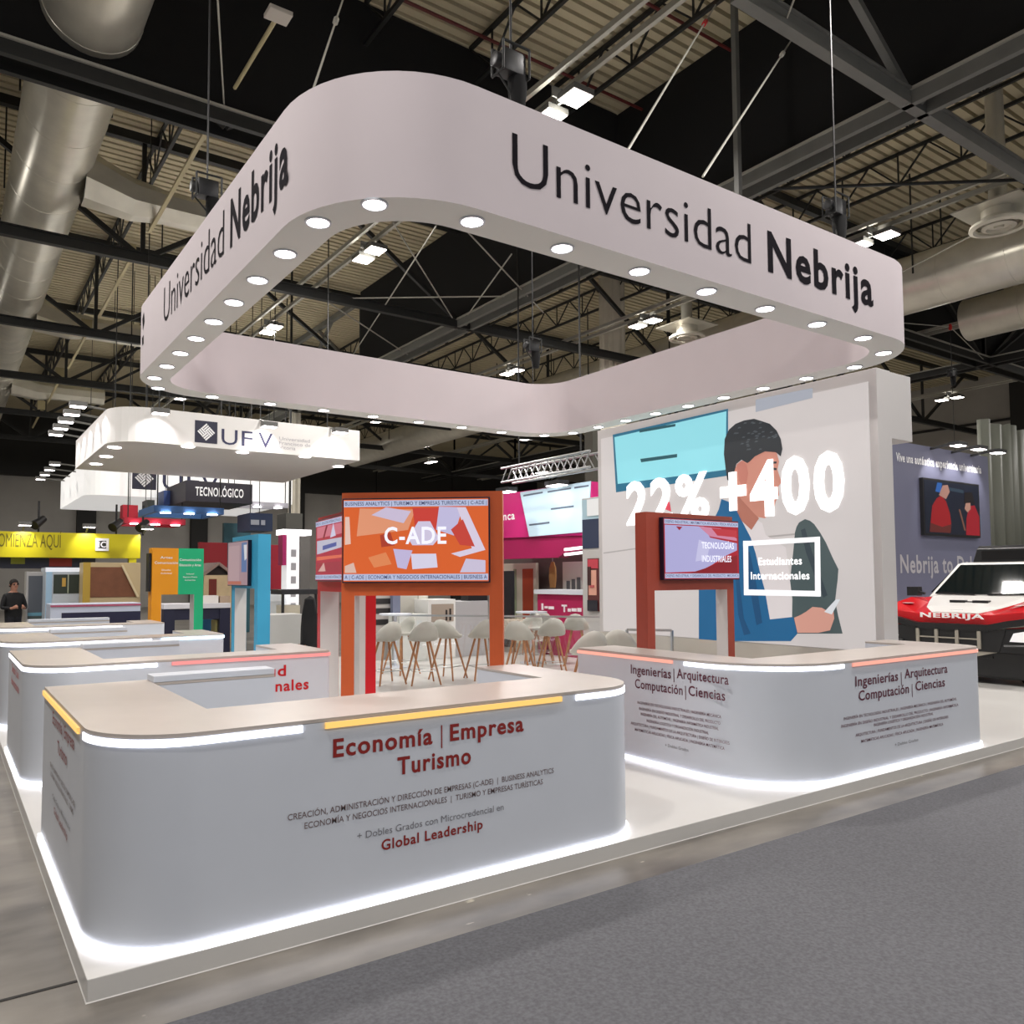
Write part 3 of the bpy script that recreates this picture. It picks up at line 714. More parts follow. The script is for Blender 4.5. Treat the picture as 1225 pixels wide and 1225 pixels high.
art1 = ('e8682e', [('f0a07a', [(.10, .55), (.45, .62), (.50, .86), (.12, .88)]), ('d9cbe6', [(.20, .80), (.42, .70), (.47, .84), (.30, .89)]), ('d8453a', [(.50, .62), (.64, .62), (.66, .88), (.48, .88)]),
                   ('cfc9ee', [(.64, .62), (.76, .55), (.82, .88), (.66, .89)]), ('e8dcf2', [(.78, .88), (.84, .88), (.97, .38), (.80, .30), (.74, .34), (.88, .40)]), ('d4483c', [(.74, .62), (.82, .74), (.90, .42), (.80, .44)]),
                   ('cfc4ea', [(.35, .40), (.48, .38), (.44, .16), (.38, .18)]), ('e6e2f8', [(.47, .34), (.64, .34), (.65, .18), (.48, .16)]), ('e9c3b4', [(.02, .12), (.02, .20), (.08, .24), (.10, .12)]),
                   ('ee8f5a', [(.18, .30), (.30, .36), (.34, .22), (.22, .18)]), ('d9cfe8', [(.80, .12), (.97, .12), (.97, .26), (.84, .28)]), ('f3cdbd', [(.02, .45), (.06, .46), (.05, .78), (.02, .78)]),
                   ('dfd6f0', [(.45, .52), (.52, .72), (.60, .72), (.66, .52), (.62, .44), (.48, .44)]), ('b8402c', [(.26, .56), (.33, .60), (.36, .44), (.27, .42)])])
Q1 = P1+u1*.03+V((-.0,-.0,0))
screen((P1+u1*.02).to_3d()+V((0, 0, 1.665)), a1, 1.285, .735, 'bright orange screen with large pale letters on the orange gate', art1,
       'BUSINESS ANALYTICS | TURISMO Y EMPRESAS TURÍSTICAS | C-ADE |', 'A | C-ADE | ECONOMÍA Y NEGOCIOS INTERNACIONALES | BUSINESS A', [('C-ADE', .50, .46, .19, .42)])
portal('display_gate', (6.42, 6.20, PZ), 0, 1.46, 'rust red display gate behind the counter at right, in front of the lit photo wall', brick)
art2 = ('b5162a', [('b7b4e4', [(.02, .12), (.45, .14), (.62, .25), (.80, .40), (.97, .50), (.97, .62), (.60, .70), (.52, .88), (.02, .88)]), ('d98aa8', [(.45, .88), (.75, .86), (.97, .70), (.97, .66), (.60, .72)]), ('c8333f', [(.62, .86), (.97, .84), (.97, .72), (.70, .74)]),
                   ('8d0f1d', [(.30, .10), (.97, .10), (.97, .42), (.80, .34), (.55, .20)]), ('cfcdf2', [(.40, .30), (.55, .34), (.60, .60), (.45, .66)]), ('a51c33', [(.16, .86), (.24, .86), (.20, .80)])])
screen((6.62, 6.20, 1.775), 0, 1.30, .70, 'red and lilac screen on the rust red gate at right', art2,
       'DISEÑO INDUSTRIAL | MATEMÁTICA APLICADA | FÍSICA APLICADA', 'DISEÑO INDUSTRIAL Y DESARROLLO DEL PRODUCTO | MECÁNICA', [('TECNOLOGÍAS', .70, .52, .10, .44), ('INDUSTRIALES', .68, .30, .10, .40)])
# red gate, along Y, facing left
g3 = portal('display_gate', (3.717, 8.93, PZ), R(-97.8), 1.46, 'red display gate mostly hidden behind the orange one, facing left', redm, D=.23)
build('white_cladding', MB().box((1.461, .0, 0), (1.467, .115, 1.55)), MATS['white_inner_face'], g3)
art3 = ('b8324a', [('c9c6d8', [(.05, .44), (.97, .52), (.97, .66), (.05, .66)]), ('5560a8', [(.25, .5), (.7, .54), (.7, .6), (.25, .57)]), ('d87a8c', [(.05, .70), (.97, .72), (.97, .88), (.05, .88)]), ('8a1c34', [(.30, .68), (.42, .88), (.36, .88), (.26, .70)]),
                   ('d9d5ee', [(.5, .68), (.6, .9), (.68, .7)]), ('e8735a', [(.05, .34), (.97, .36), (.97, .40), (.05, .40)]), ('a83548', [(.05, .14), (.97, .14), (.97, .3), (.05, .3)]), ('e0b0a8', [(.1, .16), (.3, .3), (.36, .16)])])
screen((3.70, 8.80, 1.775), R(-97.8), 1.24, .71, 'dim red screen seen at a steep angle left of the orange gate', art3, 'DERECHO | RELACIONES INTERNACIONALES | SALUD', 'PSICOLOGÍA | RELACIONES INTERNACIONALES', [])
# sky blue gate, along Y
pb = atd(313, 640, 12.5)
portal('display_gate', (4.02, 13.3, PZ), R(-90), 1.30, 'sky blue display gate behind the third counter', bluem, top=2.50, pw=.15, D=.2)
art4 = ('a48a94', [('5a78a8', [(.70, .3), (.95, .3), (.95, .95), (.70, .95)]), ('d8d8dc', [(.85, .55), (.95, .6), (.95, .9), (.8, .9)]), ('b49aa0', [(.05, .1), (.6, .1), (.6, .9), (.05, .9)]), ('b56a5c', [(.03, .03), (.7, .03), (.7, .10), (.03, .10)])])
screen((4.02, 13.35, 1.70), R(-90), 1.05, .72, 'mauve screen on the sky blue gate', art4)
# amber and green gate
y5 = 15.75
xa = aty(183, 700, y5).x; xb = aty(242, 700, y5).x
g5 = portal('display_gate', (xa-.02, y5, PZ), 0, xb-xa+.04, 'amber and green display gate rising behind the rearmost counter', amberm, top=2.40, bar=1.52, split=greenm, pw=.17, D=.30)
xm = (xa+xb)/2
for s, x, z, cap, wd in (('Artes', xm-.22, 2.20, .045, .22), ('Comunicación', xm-.22, 2.10, .045, .42), ('Diseño', xm-.22, 1.97, .03, .16), ('Audiovisual', xm-.22, 1.91, .03, .2),
                         ('Comunicación', xm+.22, 2.16, .045, .40), ('Educación y Artes', xm+.22, 2.06, .045, .40), ('Infantil', xm+.22, 1.90, .025, .14), ('Magisterio Primaria', xm+.22, 1.84, .025, .26), ('Actividad física', xm+.22, 1.78, .025, .2)):
    text('lettering', s, (x, y5-.002, z), XV, ZV, cap, whiteink, g5, .01, 'c', .003, wd)
screen((xa-.05, y5+.32, 1.62), R(180), .02, .6, 'x', ('202030', [])) if False else None
t = thing('television_screen', (xa-.05, y5+.06, 1.58), 'thin dark screen edge on the left side of the amber gate', 'screen')
build('bezel', MB().box((-.02, -.02, 0), (.02, .22, .72)), blackp, t)

# ---------------------------------------------------------------- bar stools
def stool():
    t = thing('bar_stool', (0, 0, PZ), 'x', 'stool', 'pale shell bar stools')
    b = MB(); N = 20; prof = [(.02, .70, .02), (.12, .70, .02), (.19, .72, .03), (.225, .76, .07), (.235, .82, .20), (.23, .90, .33)]
    rings = []
    for r, z, bk in prof:
        ring = []
        for k in range(N):
            a = 2*pi*k/N; back = max(0, sin(a))**1.2
            zz = .70+(z-.70)*(.25+.0*back) + max(0, z-.70)*1.35*back
            ring.append((r*cos(a)*1.0, r*sin(a)*.95+.03*back*(z-.7)/.2, zz))
        rings.append(ring)
    vs = [p for r in rings for p in r]; fs = []
    for i in range(len(rings)-1):
        for k in range(N): fs.append((i*N+k, i*N+(k+1) % N, (i+1)*N+(k+1) % N, (i+1)*N+k))
    fs.append(tuple(range(N-1, -1, -1)))
    b.add(vs, fs, True)
    s = build('shell_seat', b, shell, t); md = s.modifiers.new('s', 'SOLIDIFY'); md.thickness = .016; md.offset = 1
    for sx in (-1, 1):
        for sy in (-1, 1): build('leg', MB().tube((sx*.24, sy*.24, 0), (sx*.09, sy*.09, .69), .014, .020, 10), wood, t)
    build('foot_ring', MB().path([(.19, .19, .22), (-.19, .19, .22), (-.19, -.19, .22), (.19, -.19, .22), (.19, .19, .22)], .008, 6), chrome, t)
    return t
S0 = stool()
spots_ = [(462, 818, .6, 'leftmost pale shell stool, seen just right of the red post'), (480, 806, 2.4, 'stool tucked behind the leftmost one, its back turned right'), (506, 818, .3, 'middle stool framed in the orange gate, back towards the camera'),
          (536, 812, -.5, 'stool right of the middle one inside the orange gate'), (577, 812, .4, 'stool partly hidden by the right post of the orange gate'), (622, 816, -.3, 'broad stool immediately right of the orange gate'),
          (634, 796, 2.6, 'stool behind the broad one, facing the white counter'), (660, 808, .1, 'stool second to the right of the orange gate'), (690, 796, -.2, 'rightmost stool of the group, standing clear with splayed legs'), (648, 792, 3.0, 'stool farthest back near the white bar table'),
          (783, 795, .2, 'stool framed in the rust red gate, left one of the pair'), (818, 795, -.3, 'stool framed in the rust red gate, right one of the pair')]
for i, (x, y, rz, l) in enumerate(spots_):
    o = S0 if i == 0 else copy_tree(S0)
    p = atz(x, y, PZ)
    if i >= 10:
        p = V((7.12, 7.95, PZ)) if i == 10 else V((7.65, 7.9, PZ))
    o.location = (p.x, p.y, PZ)
    o.rotation_euler = (0, 0, rz+pi-YAW); o['label'] = l
def bartable(p, label, r=.32):
    t = thing('bar_table', p, label, 'table', 'white bar tables')
    build('tabletop', MB().lathe([(.001, 1.0), (r, 1.0), (r, 1.03), (.001, 1.03)], n=28), white, t)
    build('column', MB().tube((0, 0, .02), (0, 0, 1.0), .03), white, t)
    build('base', MB().lathe([(.001, 0), (.24, 0), (.24, .012), (.03, .03), (.001, .03)], n=24), white, t)
p = atz(490, 806, PZ); bartable((p.x+.3, p.y+1.1, PZ), 'white bar table among the stools inside the orange gate')
p = atz(650, 800, PZ); bartable((p.x+.5, p.y+1.0, PZ), 'white bar table among the stools right of the orange gate')
def railing(p, q, label, h=.99, n=3):
    p = V(p); q = V(q); t = thing('low_railing', (p+q)/2, label, 'railing', 'thin metal railings')
    build('top_rail', MB().bar(p+ZV*h, q+ZV*h, .035), chrome, t, True)
    for k in range(n):
        m1 = p.lerp(q, k/(n-1)); build('post', MB().bar(m1, m1+ZV*h, .03), chrome, t, True)
    build('glass_pane', MB().bar(p+ZV*.5+(q-p)*.02, q+ZV*.5-(q-p)*.02, .008, .8), glass, t, True)
pa = atz(735, 804, PZ); pb2 = atz(553, 800, PZ); pc = atz(470, 797, PZ)
railing(pc, pa, 'thin metal railing behind the stools, ending left of the right counter', n=3)
pd = V((7.05, 8.6, PZ)); pe = V((8.8, 8.6, PZ))
pd = aty(750, 760, 8.3); pd.z = PZ; pe = aty(817, 760, 7.6); pe.z = PZ
railing((pd.x, 8.3, PZ), (pe.x, 8.3-.5, PZ), 'thin metal railing in front of the lit photo wall', n=3, h=.96)

# ================================================================== off road racing car on the platform, nose towards the aisle
def car():
    X0, YC = 13.65, 6.45
    t = thing('rally_car', (X0+1.8, YC, PZ), 'red and white off road racing car with a black roof scoop at right', 'car')
    red = mat('car_red_paint', 'c4121c', .18); wht = mat('car_white_paint', 'e4e2de', .2); blk = mat('car_black_trim', '141517', .35)
    gry = mat('car_grey_trim', '9a9488', .4); gls = mat('car_tinted_glass', '0c1416', .04); tyre = mat('tyre_rubber', '121212', .85)
    hl = mat('car_headlamp', 'e8e8ea', .15, emit='ffffff', es=.25)
    def loft(secs, flip=False):
        b = MB(); n = len(secs[0]); vs = [p for s in secs for p in s]; fs = []
        for i in range(len(secs)-1):
            for k in range(n-1): fs.append((i*n+k, i*n+k+1, (i+1)*n+k+1, (i+1)*n+k))
        fs += [tuple(range(n)), tuple(range((len(secs)-1)*n, len(secs)*n))[::-1]]
        return b.add(vs, fs)
    def fx_(x): return x*.62 if x < 1.75 else x-.665
    def sec(x, pts):
        x = fx_(x)
        L_ = [(X0+x, YC-y, z) for y, z in pts]; return L_+[(X0+x, YC+y, z) for y, z in reversed(pts)]
    # lower tub and fenders
    b = loft([sec(.10, [(.80, .62), (1.12, .88), (1.13, 1.16), (1.02, 1.26), (.62, 1.20), (.3, 1.19)]), sec(.55, [(.85, .55), (1.15, .95), (1.16, 1.24), (1.04, 1.38), (.66, 1.27), (.3, 1.27)]),
              sec(1.15, [(.72, .50), (1.14, 1.02), (1.15, 1.28), (1.02, 1.45), (.72, 1.36), (.3, 1.37)]), sec(1.75, [(.80, .45), (1.05, .62), (1.06, 1.25), (.98, 1.44), (.80, 1.45), (.3, 1.45)]),
              sec(2.8, [(.80, .45), (1.05, .62), (1.06, 1.30), (.98, 1.46), (.80, 1.48), (.3, 1.48)]), sec(3.4, [(.72, .5), (1.14, 1.02), (1.15, 1.30), (1.02, 1.48), (.72, 1.50), (.3, 1.5)]), sec(4.2, [(.8, .7), (1.08, .95), (1.08, 1.28), (.98, 1.42), (.7, 1.44), (.3, 1.44)])])
    body = build('body', b, red, t, True, bevel=.02)
    # white bonnet, dished
    b = loft([sec(.16, [(.10, 1.19), (.36, 1.205), (.30, 1.225)]), sec(.6, [(.10, 1.26), (.58, 1.285), (.5, 1.31)]), sec(1.2, [(.10, 1.35), (.72, 1.37), (.62, 1.40)]), sec(1.68, [(.10, 1.43), (.80, 1.455), (.7, 1.475)])])
    bon = build('bonnet', b, wht, t, True, bevel=.01)
    build('bonnet_vent', MB().box((X0+fx_(.95), YC-.30, 1.36), (X0+fx_(1.12), YC-.06, 1.405)).box((X0+fx_(.95), YC+.06, 1.36), (X0+fx_(1.12), YC+.30, 1.405)).box((X0+fx_(1.0), YC-.06, 1.36), (X0+fx_(1.02), YC+.06, 1.39)), blk, bon, True)
    # bumper: angular frame with openings
    b = MB()
    top = [(-1.15, 1.12), (-.82, 1.06), (-.55, .99), (.55, .99), (.82, 1.06), (1.15, 1.12)]
    for (y0, z0), (y1, z1) in zip(top, top[1:]): b.bar((X0+.05, YC+y0, z0), (X0+.05, YC+y1, z1), .22, .10)
    bum = build('bumper', b, blk, t, True)
    b = MB()
    for s in (-1, 1):
        b = MB().poly([(X0-.02, YC+s*.56, 1.0), (X0-.02, YC+s*.95, 1.07), (X0-.02, YC+s*1.12, 1.09), (X0-.02, YC+s*1.1, 1.04), (X0-.02, YC+s*.80, 1.00), (X0-.02, YC+s*.6, .93)], (1, 0, 0), .08)
        build('bumper_wing', b, gry, bum, True)
        h = build('headlamp', MB().poly([(X0-.06, YC+s*1.10, .97), (X0-.06, YC+s*.92, .93), (X0-.06, YC+s*.86, .80), (X0-.06, YC+s*1.11, .80)], (1, 0, 0), .08), hl, t, True)
        build('headlamp_surround', MB().path([(X0-.04, YC+s*1.14, 1.02), (X0-.04, YC+s*1.15, .74), (X0-.04, YC+s*.78, .72)], .03, 6), blk, h, True)
    b = MB().poly([(X0-.03, YC-.80, .97), (X0-.03, YC+.80, .97), (X0-.03, YC+.70, .62), (X0-.03, YC-.70, .62)], (1, 0, 0), .06)
    gr = build('grille', b, blk, t, True)
    b = MB().box((X0-.055, YC-.45, .80), (X0-.035, YC+.55, .82))
    for y in (-.45, -.12, .2, .5): b.box((X0-.06, YC+y, .66), (X0-.03, YC+y+.05, .96))
    build('grille_bars', b, gry, gr, True)
    lip = MB().poly([(X0-.02, YC-.72, .70), (X0-.02, YC-.35, .60), (X0-.02, YC+.35, .60), (X0-.02, YC+.72, .70), (X0-.02, YC+.70, .63), (X0-.02, YC+.3, .52), (X0-.02, YC-.3, .52), (X0-.02, YC-.70, .63)], (1, 0, 0), .2)
    build('skid_lip', lip, gry, t, True)
    build('undertray', MB().box((X0+.12, YC-1.08, .20), (X0+.9, YC+1.08, .64)), blk, t, True, bevel=.04)
    for s in (-1, 1): build('corner_cover', MB().poly([(X0-.02, YC+s*.70, .98), (X0-.02, YC+s*1.12, 1.0), (X0-.02, YC+s*1.12, .62), (X0-.02, YC+s*.70, .62)], (1, 0, 0), .10), blk, t, True)
    build('skid_plate', MB().poly([(X0+.1, YC-.55, .55), (X0+.1, YC+.55, .55), (X0+.9, YC+.6, .42), (X0+.9, YC-.6, .42)], (0, 0, -1), .04), blk, t, True)
    # cabin
    cab = loft([sec(1.66, [(.10, 1.44), (.86, 1.44), (.84, 1.46)]), sec(2.45, [(.10, 1.44), (.96, 1.46), (.70, 2.03)]), sec(2.6, [(.10, 1.44), (.96, 1.46), (.70, 2.06)]), sec(3.5, [(.10, 1.44), (.96, 1.48), (.68, 2.02)]), sec(3.9, [(.1, 1.44), (.9, 1.46), (.68, 1.62)])])
    cb = build('cabin', cab, wht, t, True, bevel=.015)
    ws = [(1.70, .76, 1.485), (2.40, .62, 1.995)]
    n = V((-.6, 0, .8))
    build('windscreen', MB().poly([(X0+fx_(1.72-.012), YC-.76, 1.50), (X0+fx_(1.72-.012), YC+.76, 1.50), (X0+fx_(2.40-.012), YC+.62, 2.005), (X0+fx_(2.40-.012), YC-.62, 2.005)], (-.6, 0, .8), .012), gls, cb, True)
    for s in (-1, 1):
        build('side_window', MB().poly([(X0+fx_(1.95), YC+s*.93, 1.52), (X0+fx_(2.5), YC+s*.75, 1.97), (X0+fx_(3.3), YC+s*.74, 1.96), (X0+fx_(3.4), YC+s*.95, 1.54)], (0, s, .4), .015), gls, cb, True)
        build('wiper', MB().bar((X0+fx_(1.68), YC+s*.1, 1.50), (X0+fx_(1.70), YC+s*.7, 1.52), .02), blk, cb, True)
        mr = build('door_mirror', MB().bar((X0+fx_(1.75), YC+s*.95, 1.50), (X0+fx_(1.75), YC+s*1.12, 1.54), .04).box((X0+fx_(1.70), YC+s*1.06, 1.46), (X0+fx_(1.86), YC+s*1.26, 1.62)), blk, t, True)
    sc_ = loft([sec(2.62, [(.05, 2.05), (.52, 2.05), (.44, 2.30)]), sec(2.75, [(.05, 2.05), (.56, 2.05), (.46, 2.36)]), sec(3.7, [(.05, 1.98), (.5, 1.98), (.3, 2.10)])])
    so = build('roof_scoop', sc_, blk, t, True, bevel=.01)
    build('scoop_mouth', MB().box((X0+fx_(2.605), YC-.36, 2.10), (X0+fx_(2.615), YC+.36, 2.26)), mat('deep_black', '050506', .9), so, True)
    # wheels
    for wx in (.72, 2.80):
        for s in (-1, 1):
            c = V((X0+wx, YC+s*.97, PZ+.47)); prof = []
            w_ = build('wheel', MB().tube(c-V((0, .16*1, 0)), c+V((0, .16, 0)), .47, n=32), tyre, t, True, bevel=.03)
            build('rim', MB().tube(c+V((0, s*.14, 0)), c+V((0, s*.17, 0)), .27, .24, n=24), gry, w_, True)
    # lettering and decals
    zf = 1.10
    text('lettering', 'NEBRIJA', (X0+.0, YC, 1.13), NYV, ZV, .075, whiteink, body, .02, 'c', .02, .98)
    for s in (-1, 1):
        b = MB(); o = V((X0+.36, YC+s*.88, 1.345))
        build('round_decal', MB().lathe([(.07, 0), (.10, .004), (.001, .006)], (o.x, o.y, o.z), 16), whiteink, body, True)
        build('headlamp_strake', MB().poly([(X0+.10, YC+s*1.10, 1.20), (X0+.10, YC+s*.70, 1.16), (X0+.10, YC+s*.70, 1.18), (X0+.10, YC+s*1.10, 1.235)], (-1, 0, 0), .02), mat('car_salmon_strake', 'e07a70', .3), body, True)
    build('bonnet_emblem', MB().box((X0+fx_(.30), YC-.10, 1.235), (X0+fx_(.42), YC+.10, 1.262)), whiteink, bon, True)
    return t
car()

# blue grey panel wall behind the car
PY = 9.6
pxl, pxr = aty(1064, 560, PY).x, aty(1182, 560, PY).x
pz = aty(1064, 526, PY).z
pw_ = thing('panel_backdrop', ((pxl+pxr)/2, PY, 0), 'blue grey panel wall behind the racing car with three floodlights and a dark screen', 'display wall')
bluegrey = mat('blue_grey_panel', '6a6c82', .6)
build('panel', MB().box((pxl, PY, PZ), (pxr, PY+.25, pz)), bluegrey, pw_, True)
A = aty(1071, 548, PY); B_ = aty(1173, 562, PY)
for s, xa_, xb_, bo in (('Vive una', 1072, 1092, .02), ('auténtica', 1094, 1117, .03), ('experiencia', 1119, 1145, .03), ('universitaria', 1147, 1173, .03)):
    a_ = aty(xa_, 550, PY); c_ = aty(xb_, 550, PY)
    text('lettering', s, (a_.x, PY, A.z-.06), XV, ZV, .19, whiteink, pw_, bo, 'l', .006, c_.x-a_.x)
a_ = aty(1077, 682, PY); c_ = aty(1183, 682, PY)
text('lettering', 'Nebrija to Dakar', (a_.x, PY, aty(1110, 685, PY).z), XV, ZV, .40, mat('pale_grey_lettering', 'b4b2b6', .5), pw_, .02, 'l', .006, (c_.x-a_.x)*.94)
for px_ in (1113, 1138, 1161):
    p = aty(px_, 533+(px_-1113)*.16, PY)
    f = build('floodlight', MB().bar((p.x, PY, pz-.05), (p.x, PY-.55, pz+.02), .05).box((p.x-.20, PY-.75, pz-.06), (p.x+.20, PY-.5, pz+.02)), blackp, pw_, True)
    build('lens', MB().box((p.x-.17, PY-.73, pz-.07), (p.x+.17, PY-.52, pz-.06)), lens, f, True)
    spot('floodlight_beam', (p.x, PY-.62, pz-.1), (p.x, PY, pz-.9), 60, 75, .5, parent=pw_)
x0, x1 = aty(1100, 600, PY).x, aty(1167, 600, PY).x; z1, z0 = aty(1134, 576, PY).z, aty(1134, 642, PY).z
t = thing('television_screen', ((x0+x1)/2, PY-.08, z0), 'dark screen on the blue grey panel showing two people in red', 'screen')
build('bezel', MB().box((x0, PY-.09, z0), (x1, PY-.01, z1)), blackp, t, True)
dsp = build('display', MB().box((x0+.05, PY-.095, z0+.05), (x1-.05, PY-.088, z1-.05)), mat('scr_night', '0c1220', .3, emit='0c1220', es=.6), t, True)
def q2(pts, c, k):
    build('screen_picture', MB().poly([(x0+(x1-x0)*a, PY-.096-.001*k, z0+(z1-z0)*b_) for a, b_ in pts], (0, -1, 0), .0006), mat('scr_'+c, [int(int(c[i:i+2], 16)*.35) for i in (0, 2, 4)], .3, emit=c, es=.55), dsp, True)
q2([(.10, .06), (.10, .20), (.14, .52), (.22, .66), (.30, .72), (.38, .62), (.44, .42), (.46, .20), (.42, .06)], 'b01822', 1)
q2([(.26, .72), (.33, .90), (.42, .92), (.45, .80), (.38, .66)], 'c89484', 2)
q2([(.08, .06), (.10, .22), (.30, .16), (.46, .22), (.44, .06)], '6e2a26', 2)
q2([(.72, .04), (.74, .35), (.80, .58), (.90, .60), (.98, .40), (.98, .04)], 'b3182a', 1)
q2([(.71, .52), (.74, .64), (.82, .66), (.82, .52), (.76, .46)], 'd09a86', 2)
q2([(.70, .62), (.72, .82), (.86, .84), (.90, .62), (.82, .64)], '1a1216', 3)
q2([(.20, .78), (.24, .94), (.32, .94), (.30, .76)], '2f6cc0', 1)
q2([(.44, .82), (.70, .80), (.70, .86), (.44, .88)], '34485a', 1)
q2([(.60, .50), (.63, .50), (.72, .12), (.69, .12)], '8a5a4a', 1)
# drape and booth box right of it
b = MB(); yc = 11.5; xs0, xs1 = aty(1176, 580, yc).x, aty(1290, 580, yc).x; zt2, zb2 = aty(1200, 508, yc).z, 0.01
n = 60; vs = []
for k in range(n+1):
    x = xs0+(xs1-xs0)*k/n; y = yc+.14*sin(k*1.3)+.06*sin(k*.37); vs += [(x, y, zb2), (x, y, zt2+.06*sin(k*.5))]
b.add(vs, [(2*k, 2*k+2, 2*k+3, 2*k+1) for k in range(n)], True)
o = build('drape', b, mat('grey_green_drape', '6f7166', .55), bevel=-1); md = o.modifiers.new('s', 'SOLIDIFY'); md.thickness = .01
tag(o, 'tall grey green drape hanging at the far right behind the racing car', 'curtain')

# ================================================================== neighbouring stands
def fr(x0, y0, x1, y1, Y):
    xm = (x0+x1)/2; return aty(x0, (y0+y1)/2, Y).x, aty(x1, (y0+y1)/2, Y).x, aty(xm, y1, Y).z, aty(xm, y0, Y).z
def fbox(name, px, Y, d, mt, parent, floor=False):
    x0, x1, z0, z1 = fr(*px, Y)
    return build(name, MB().box((x0, Y, .002 if floor else z0), (x1, Y+d, z1)), mt, parent, True)
def fthing(name, px, Y, label, cat, group=None):
    x0, x1, z0, z1 = fr(*px, Y); return thing(name, ((x0+x1)/2, Y, max(0, z0)), label, cat, group)
bandm = mat('white_lit_band', 'e6e4e0', .6)
navy = mat('navy_lettering', '2a2c52', .5)
def logo(x, Y, z, s, parent):
    """dark square with a white diamond made of strokes"""
    build('logo', MB().box((x, Y-.004, z), (x+s, Y-.001, z+s)), mat('navy_square', '23233a', .5), parent, True)
    b = MB(); c0 = V((x+s/2, Y-.006, z+s/2)); h = s*.042
    for qx, qz, d in ((0, .2, 1), (0, -.2, 1), (.2, 0, -1), (-.2, 0, -1)):
        a = V((1, 0, d)).normalized(); n_ = V((-d, 0, 1)).normalized()
        for k in (-1, 0, 1):
            p0 = c0+V((qx*s, 0, qz*s))+n_*(k*.098*s)
            b.poly([p0-a*.14*s-n_*h*.8, p0+a*.14*s-n_*h*.8, p0+a*.14*s+n_*h*.8, p0-a*.14*s+n_*h*.8], (0, -1, 0), .002)
    build('logo_strokes', b, whiteink, parent, True)
def armlamp(p, d, label, grp='arm spotlights of the lettered canopies', beam=None, power=60):
    t = thing('arm_spotlight', p, label, 'spotlight', grp)
    p = V(p); e = p+V(d)
    build('arm', MB().tube(p, e, .025, n=6), steelg, t, True)
    h = build('head', MB().box((e.x-.16, e.y-.10, e.z-.05), (e.x+.16, e.y+.10, e.z+.05)), steelg, t, True)
    build('lens', MB().box((e.x-.14, e.y-.09, e.z-.062), (e.x+.14, e.y+.09, e.z-.05)), lens, h, True)
    if beam: spot('arm_beam', e-V((0, 0, .08)), beam, power, 80, .35, parent=t)
UY, UX0, UX1, UZ0 = 17.05, 2.72, 8.15, 4.60
uz1 = aty(300, 501, UY).z
u = thing('lettered_canopy', ((UX0+UX1)/2, UY+2.6, UZ0), 'white canopy with square logo and large thin letters, nearer one of the two behind', 'canopy')
po = rrect(UX0, UX1, UY, 22.2, (.75, .05, .05, .05), 8)
build('band', MB().prism(po, UZ0, uz1), bandm, u, True, bevel=-1)
xa_, xb_ = aty(233, 518, UY).x, aty(260, 518, UY).x; zq = aty(246, 530, UY).z
logo(xa_, UY, zq, xb_-xa_, u)
for s, a, bb in (('U', 265, 284), ('F', 289, 302), ('V', 309, 326)):
    A = aty(a, 531, UY); B_ = aty(bb, 531, UY)
    text('lettering', s, ((A.x+B_.x)/2, UY, zq+.01), XV, ZV, .33, navy, u, 0, 'c', .004, B_.x-A.x)
for k, s in enumerate(('Universidad', 'Francisco de', 'Vitoria')):
    A = aty(334, 520, UY); text('lettering', s, (A.x, UY, zq+.22-.10*k), XV, ZV, .075, mat('faint_lettering', 'a9a7ac', .5), u, 0, 'l', .003, (.72, .74, .38)[k])
for x, y in [(225, 534), (290, 541), (365, 546), (137, 535), (127, 546), (115, 555), (105, 563), (405, 558), (380, 566), (358, 574), (340, 580)]:
    p = atz(x, y, UZ0); 
    if UX0 < p.x < UX1 and UY < p.y < 22.2:
        d = build('downlight', MB().lathe([(.13, 0), (.13, -.012), (.001, -.014)], (p.x, p.y, UZ0), 16), lens, u, True)
for i, (x, y) in enumerate([(192, 493), (322, 509), (407, 516)]):
    p = aty(x, y, UY-.55)
    armlamp((p.x, UY+.1, uz1+.02), (0, -.65, p.z-uz1), 'arm spotlight over the %s of the nearer lettered canopy front' % ['left', 'middle', 'right'][i], beam=(p.x, UY, UZ0+.1), power=32)
for i in range(5):
    y = 17.9+i*.95
    armlamp((UX0+.1, y, uz1+.02), (-.60, 0, .06), 'arm spotlight number %s along the left side of the nearer lettered canopy' % ['one', 'two', 'three', 'four', 'five'][i], beam=(UX0, y, UZ0+.1), power=28)
# rear canopy of the same kind
VY = 28.0; vx0 = aty(102, 590, VY).x; vx1 = aty(350, 596, VY).x; vz0 = aty(102, 591, VY).z; vz1 = aty(160, 566, VY).z
u2 = thing('lettered_canopy', ((vx0+vx1)/2, VY+3, vz0), 'farther white canopy with a logo, lower in view behind the nearer lettered one', 'canopy')
po = rrect(vx0, vx1, VY, 34.5, (.6, .05, .05, .05), 6)
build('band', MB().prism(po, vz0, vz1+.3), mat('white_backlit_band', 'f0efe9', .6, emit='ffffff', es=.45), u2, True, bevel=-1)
xa_, xb_ = aty(158, 575, VY).x, aty(187, 575, VY).x
logo(xa_, VY, vz0+.25, xb_-xa_, u2)
text('lettering', 'UFV', (xb_+.2, VY, vz0+.3), XV, ZV, .62, navy, u2, 0, 'l', .006, 1.9)
for i in range(4):
    y = VY+.8+i*1.5
    armlamp((vx0+.1, y, vz1+.2), (-.9, 0, .05), 'arm spotlight number %s along the left side of the farther lettered canopy' % ['one', 'two', 'three', 'four'][i])

